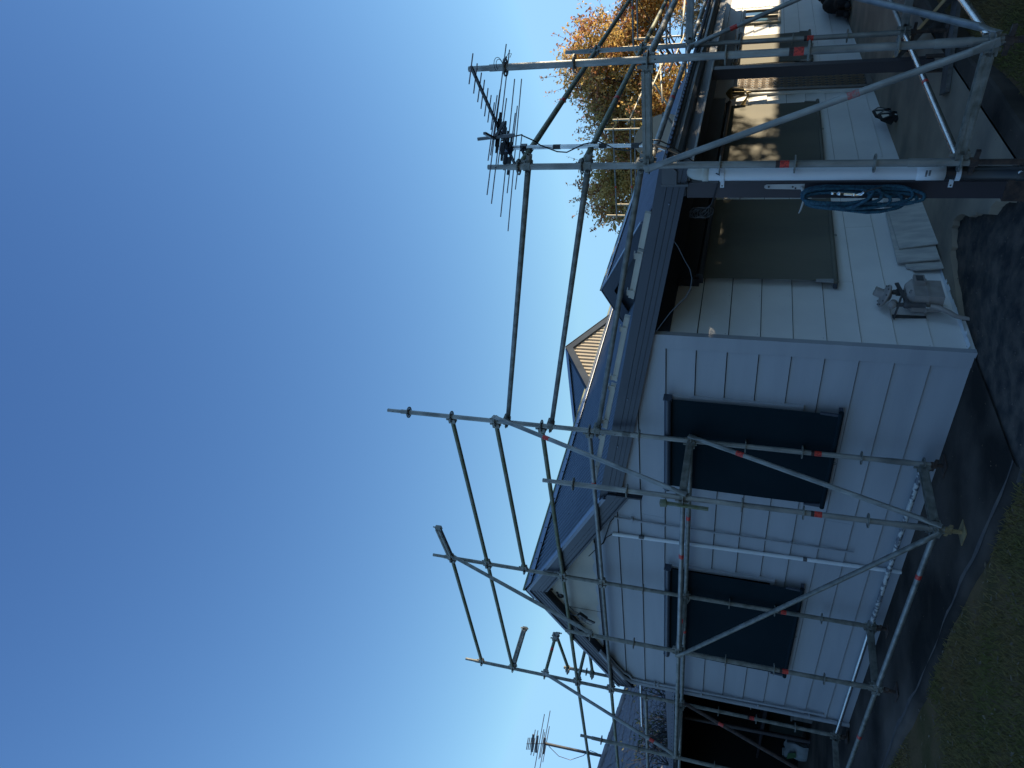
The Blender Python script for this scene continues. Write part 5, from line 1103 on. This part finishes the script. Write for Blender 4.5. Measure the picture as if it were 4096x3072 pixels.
# bare shrub in front of the tiled roof
rd = random.Random(23); t = thing('bare_shrub', 'dark bare-branched shrub between the carport and the tiled roof', 'shrub', (-17.3, 8.0, -1.9)); mb = MB(); tips = []
for i in range(34):
    b = Vector((-17.35 + rd.uniform(-1.1, .95), 8.0 + rd.uniform(-.7, .9), rd.uniform(.1, .6))); mb.path([b, b + Vector((0, 0, -1.9))], .02, 4, False); limb(mb, b, Vector((rd.gauss(0, .5), rd.gauss(0, .5), 1)), rd.uniform(.65, .95), .026, 3, rd, tips, .55, .06, 5)
part(mb, 'branches', 'twig_dk', t); V = []; Fc = []
for p, d in tips[::3]:
    for _ in range(2): leaf_add(V, Fc, p + Vector((rd.gauss(0, .06), rd.gauss(0, .06), rd.gauss(0, .06))), .05, rd)
part(MB().add(V, Fc), 'leaves', 'leaf_dk', t)
# unseen trees, hedge, shrub and house, added and shaped to throw the evening shadows
GR = 'unseen shade trees added right of the verandah'
for i, (x, y, z, r) in enumerate(((5.0, 13.9, 3.6, (1.2, 2.6, 1.8)), (5.2, 18.6, 3.95, (1.2, 2.6, 1.75)), (5.0, 24.4, 3.1, (1.2, 3.4, .75)))):
    leafy('tree', ('unseen tall green shade tree right of the verandah, nearest the lawn', 'unseen tall green shade tree right of the verandah, between two others', 'unseen low spreading shade tree right of the verandah, nearest the low house')[i], (x, y, -1.5), [((x, y, z), r)], 40 + i, (760, 760, 360)[i], 26, .17, 'leaf_dk', grp=GR, trunk_r=.16)
rd = random.Random(50); t = thing('hedge', 'unseen tall dense hedge added on the right to shade the lawn and wall', 'hedge', (5, 12, -1.8)); part(MB().box((4.8, 6.5, -1.8), (5.3, 16.9, 1.45)), 'hedge_core', 'leaf_dk', t); V = []; Fc = []
for i in range(9000): leaf_add(V, Fc, Vector((rd.uniform(4.6, 5.5), rd.uniform(6.3, 17.6), rd.uniform(-1.5, 2.0))), .13, rd)
part(MB().add(V, Fc), 'leaves', 'leaf_dk', t)
t = thing('neighbour_house', 'unseen plain low house added on the right to shade the verandah wall', 'house', (9, 28, -1.3)); part(MB().box((5.6, 21.3, -1.5), (12, 34, 1.05)), 'wall', 'fibro', t)
mb = MB(); mb.poly([(5.3, 21.2, 1.05), (12.3, 21.2, 1.05), (8.8, 21.2, 1.5)], (0, 13, 0)); part(mb, 'roof', 'tile', t)
rd = random.Random(61); t = thing('shade_shrub', 'unseen loose shrub added between the hedge and the low house', 'shrub', (5.2, 19.2, -1.5)); V = []; Fc = []
mb = MB(); [limb(mb, Vector((5.2 + rd.gauss(0, .3), 19.2 + rd.gauss(0, .9), -1.4)), Vector((rd.gauss(0, .2), rd.gauss(0, .2), 1)), 1.4, .03, 1, rd, [], .5, .1, 5) for _ in range(12)]; part(mb, 'stems', 'bark', t)
for i in range(100):
    c = Vector((5.2 + rd.gauss(0, .35), rd.uniform(17.0, 21.2), rd.uniform(-1.2, 2.4)))
    for j in range(22): leaf_add(V, Fc, c + Vector((rd.gauss(0, .14), rd.gauss(0, .14), rd.gauss(0, .14))), .10, rd)
part(MB().add(V, Fc), 'leaves', 'leaf_dk', t)

# ------------------------------------------------------------------ grass, weeds, litter
rd = random.Random(70)
def free(x, y):
    if y > 4.0 and x < -3.75: return False
    if x > -3.8 and x < -2.15 and y > 3.95: return False
    if y > 5.5 and x < -2.1 - .035 * (y - 5.5) / 3: return False
    return True
V = []; Fc = []
for i in range(72000):
    if i < 47000: x = rd.uniform(-9.6, -1.6); y = rd.uniform(1.9, 4.02); 
    elif i < 66000: x = rd.uniform(-2.3, -.9); y = rd.uniform(5.3, 9.8)
    else: x = rd.uniform(-3.8, -1.0); y = rd.uniform(3.2, 5.6)
    if not free(x, y): continue
    if math.sin(x * 1.7 + 1) * math.sin(y * 2.3 + x) > rd.uniform(.1, .7): continue
    z = lawn_z(x, y); h = rd.uniform(.015, .055); a = rd.uniform(0, 6.28); lx, ly = math.cos(a), math.sin(a); w_ = .0035; ln = rd.uniform(.2, 1.2) * h
    o = len(V); V += [(x - ly * w_, y + lx * w_, z), (x + ly * w_, y - lx * w_, z), (x + lx * ln * .5, y + ly * ln * .5, z + h * .7), (x + lx * ln, y + ly * ln, z + h)]; Fc += [(o, o + 1, o + 2), (o + 2, o + 1, o + 3)]
tag(MB().add(V, Fc).build('grass', 'grass'), 'short worn grass growing on the lawn', 'grass', kind='stuff')
V = []; Fc = []
def litter(n, x0, x1, y0, y1, zf, s, flt=None):
    for i in range(n):
        x, y = rd.uniform(x0, x1), rd.uniform(y0, y1)
        if flt and not flt(x, y): continue
        a = rd.uniform(0, 6.28); L = s * rd.uniform(.6, 1.5); W_ = L * rd.uniform(.22, .4); z = zf(x, y) + rd.uniform(.002, .012); o = len(V); c, q = math.cos(a), math.sin(a); t1, t2 = rd.uniform(-.2, .3) * L, rd.uniform(0, .15) * L
        for u, v_, dz_ in ((-1, 0, 0), (0, 1, t2), (1, 0, max(0, t1)), (0, -1, t2)): V.append((x + c * u * L - q * v_ * W_, y + q * u * L + c * v_ * W_, z + dz_))
        Fc.append((o, o + 1, o + 2)); Fc.append((o, o + 2, o + 3))
litter(620, -9.5, -1.4, 1.9, 4.0, lambda x, y: lawn_z(x, y) + .012, .027); litter(60, -2.2, -1.0, 5.5, 9, lambda x, y: lawn_z(x, y) + .01, .02); litter(90, -9.8, -3.9, 4.1, 5.28, apron_z, .008); litter(110, -3.7, -2.2, 5.7, 11, slab_z, .010, lambda x, y: y > fy(x) + .1)
litter(60, -3.7, -2.3, 4.0, 5.6, lambda x, y: -1.80, .012)
tag(MB().add(V, Fc).build('leaf_litter', 'litter'), 'dry leaves scattered on the lawn and concrete', 'leaves', kind='stuff')
V = []; Fc = []; mb = MB()
for i in range(170):
    x, y = rd.uniform(-3.7, -2.35), rd.uniform(3.9, 6.3); r = rd.uniform(.003, .010); z = -1.885 + .11 * (1 - sstep(-3.2, -2.3, x)) * sstep(3.7, 5.0, y) + .012
    o = len(mb.v); pv = [(x + r * rd.uniform(.7, 1.2) * math.cos(a), y + r * rd.uniform(.7, 1.2) * math.sin(a), z + r * .1) for a in (0, 1.57, 3.14, 4.71)] + [(x, y, z + r * .8)]
    mb.add(pv, [(0, 1, 4), (1, 2, 4), (2, 3, 4), (3, 0, 4)])
tag(mb.build('gravel', 'edge'), 'small stones in the bare ground', 'gravel', kind='stuff')
# white sealant smears at the wall foot
rd = random.Random(80); mb = MB()
for i in range(46):
    y = 5.34 + i * .045; x = -3.80 + rd.uniform(0, .01); w_ = rd.uniform(.008, .03) if y < 6.3 else .006; z = max(slab_z(x, y), -1.775) + .006; mb.add([(x - .02, y, z + .012), (x - .02, y + .05, z + .012), (x + w_, y + .05, z), (x + w_ * rd.uniform(.4, 1), y, z)], [(0, 1, 2, 3)])
tag(mb.build('sealant_smear', 'pvc'), 'white sealant smeared along the foot of the verandah wall', kind='structure')

# ------------------------------------------------------------------ unseen fence and trees added behind the camera to block low sky light
rd = random.Random(90)
fn = thing('screen_fence', 'unseen dark paling fence added behind the camera to block low sky light', 'fence', (-4, -6, -1.9))
fm = MB()
for i in range(190): x = -26 + .19 * i; fm.box((x, -6.05, -1.95), (x + .175, -6.03, -.05 + rd.uniform(-.01, .01)))
tag(part(fm, 'palings', 'timber', fn), kind='stuff'); part(MB().box((-26, -6.1, -.5), (10, -6.06, -.42)), 'rail', 'timber', fn)
for i, (x, y, z, r) in enumerate(((-13, -13, 1.2, (3.4, 2.2, 2.6)), (-3, -14, 1.4, (3.6, 2.2, 2.8)), (6, -13, 1.2, (3.2, 2.4, 2.6)))):
    t = leafy('screen_tree', ('unseen tree added behind the left end of the fence', 'unseen tree added in the middle behind the fence', 'unseen tree added behind the right end of the fence')[i], (x, y, -1.9), [((x, y, z), r)], 60 + i, 300, 24, .26, 'leaf_dk', grp='unseen trees added behind the fence', trunk_r=.2)
    part(MB().blob((x, y, z - .3), tuple(q * .8 for q in r), 8, .15, rd), 'inner_foliage', 'leaf_dk', t)
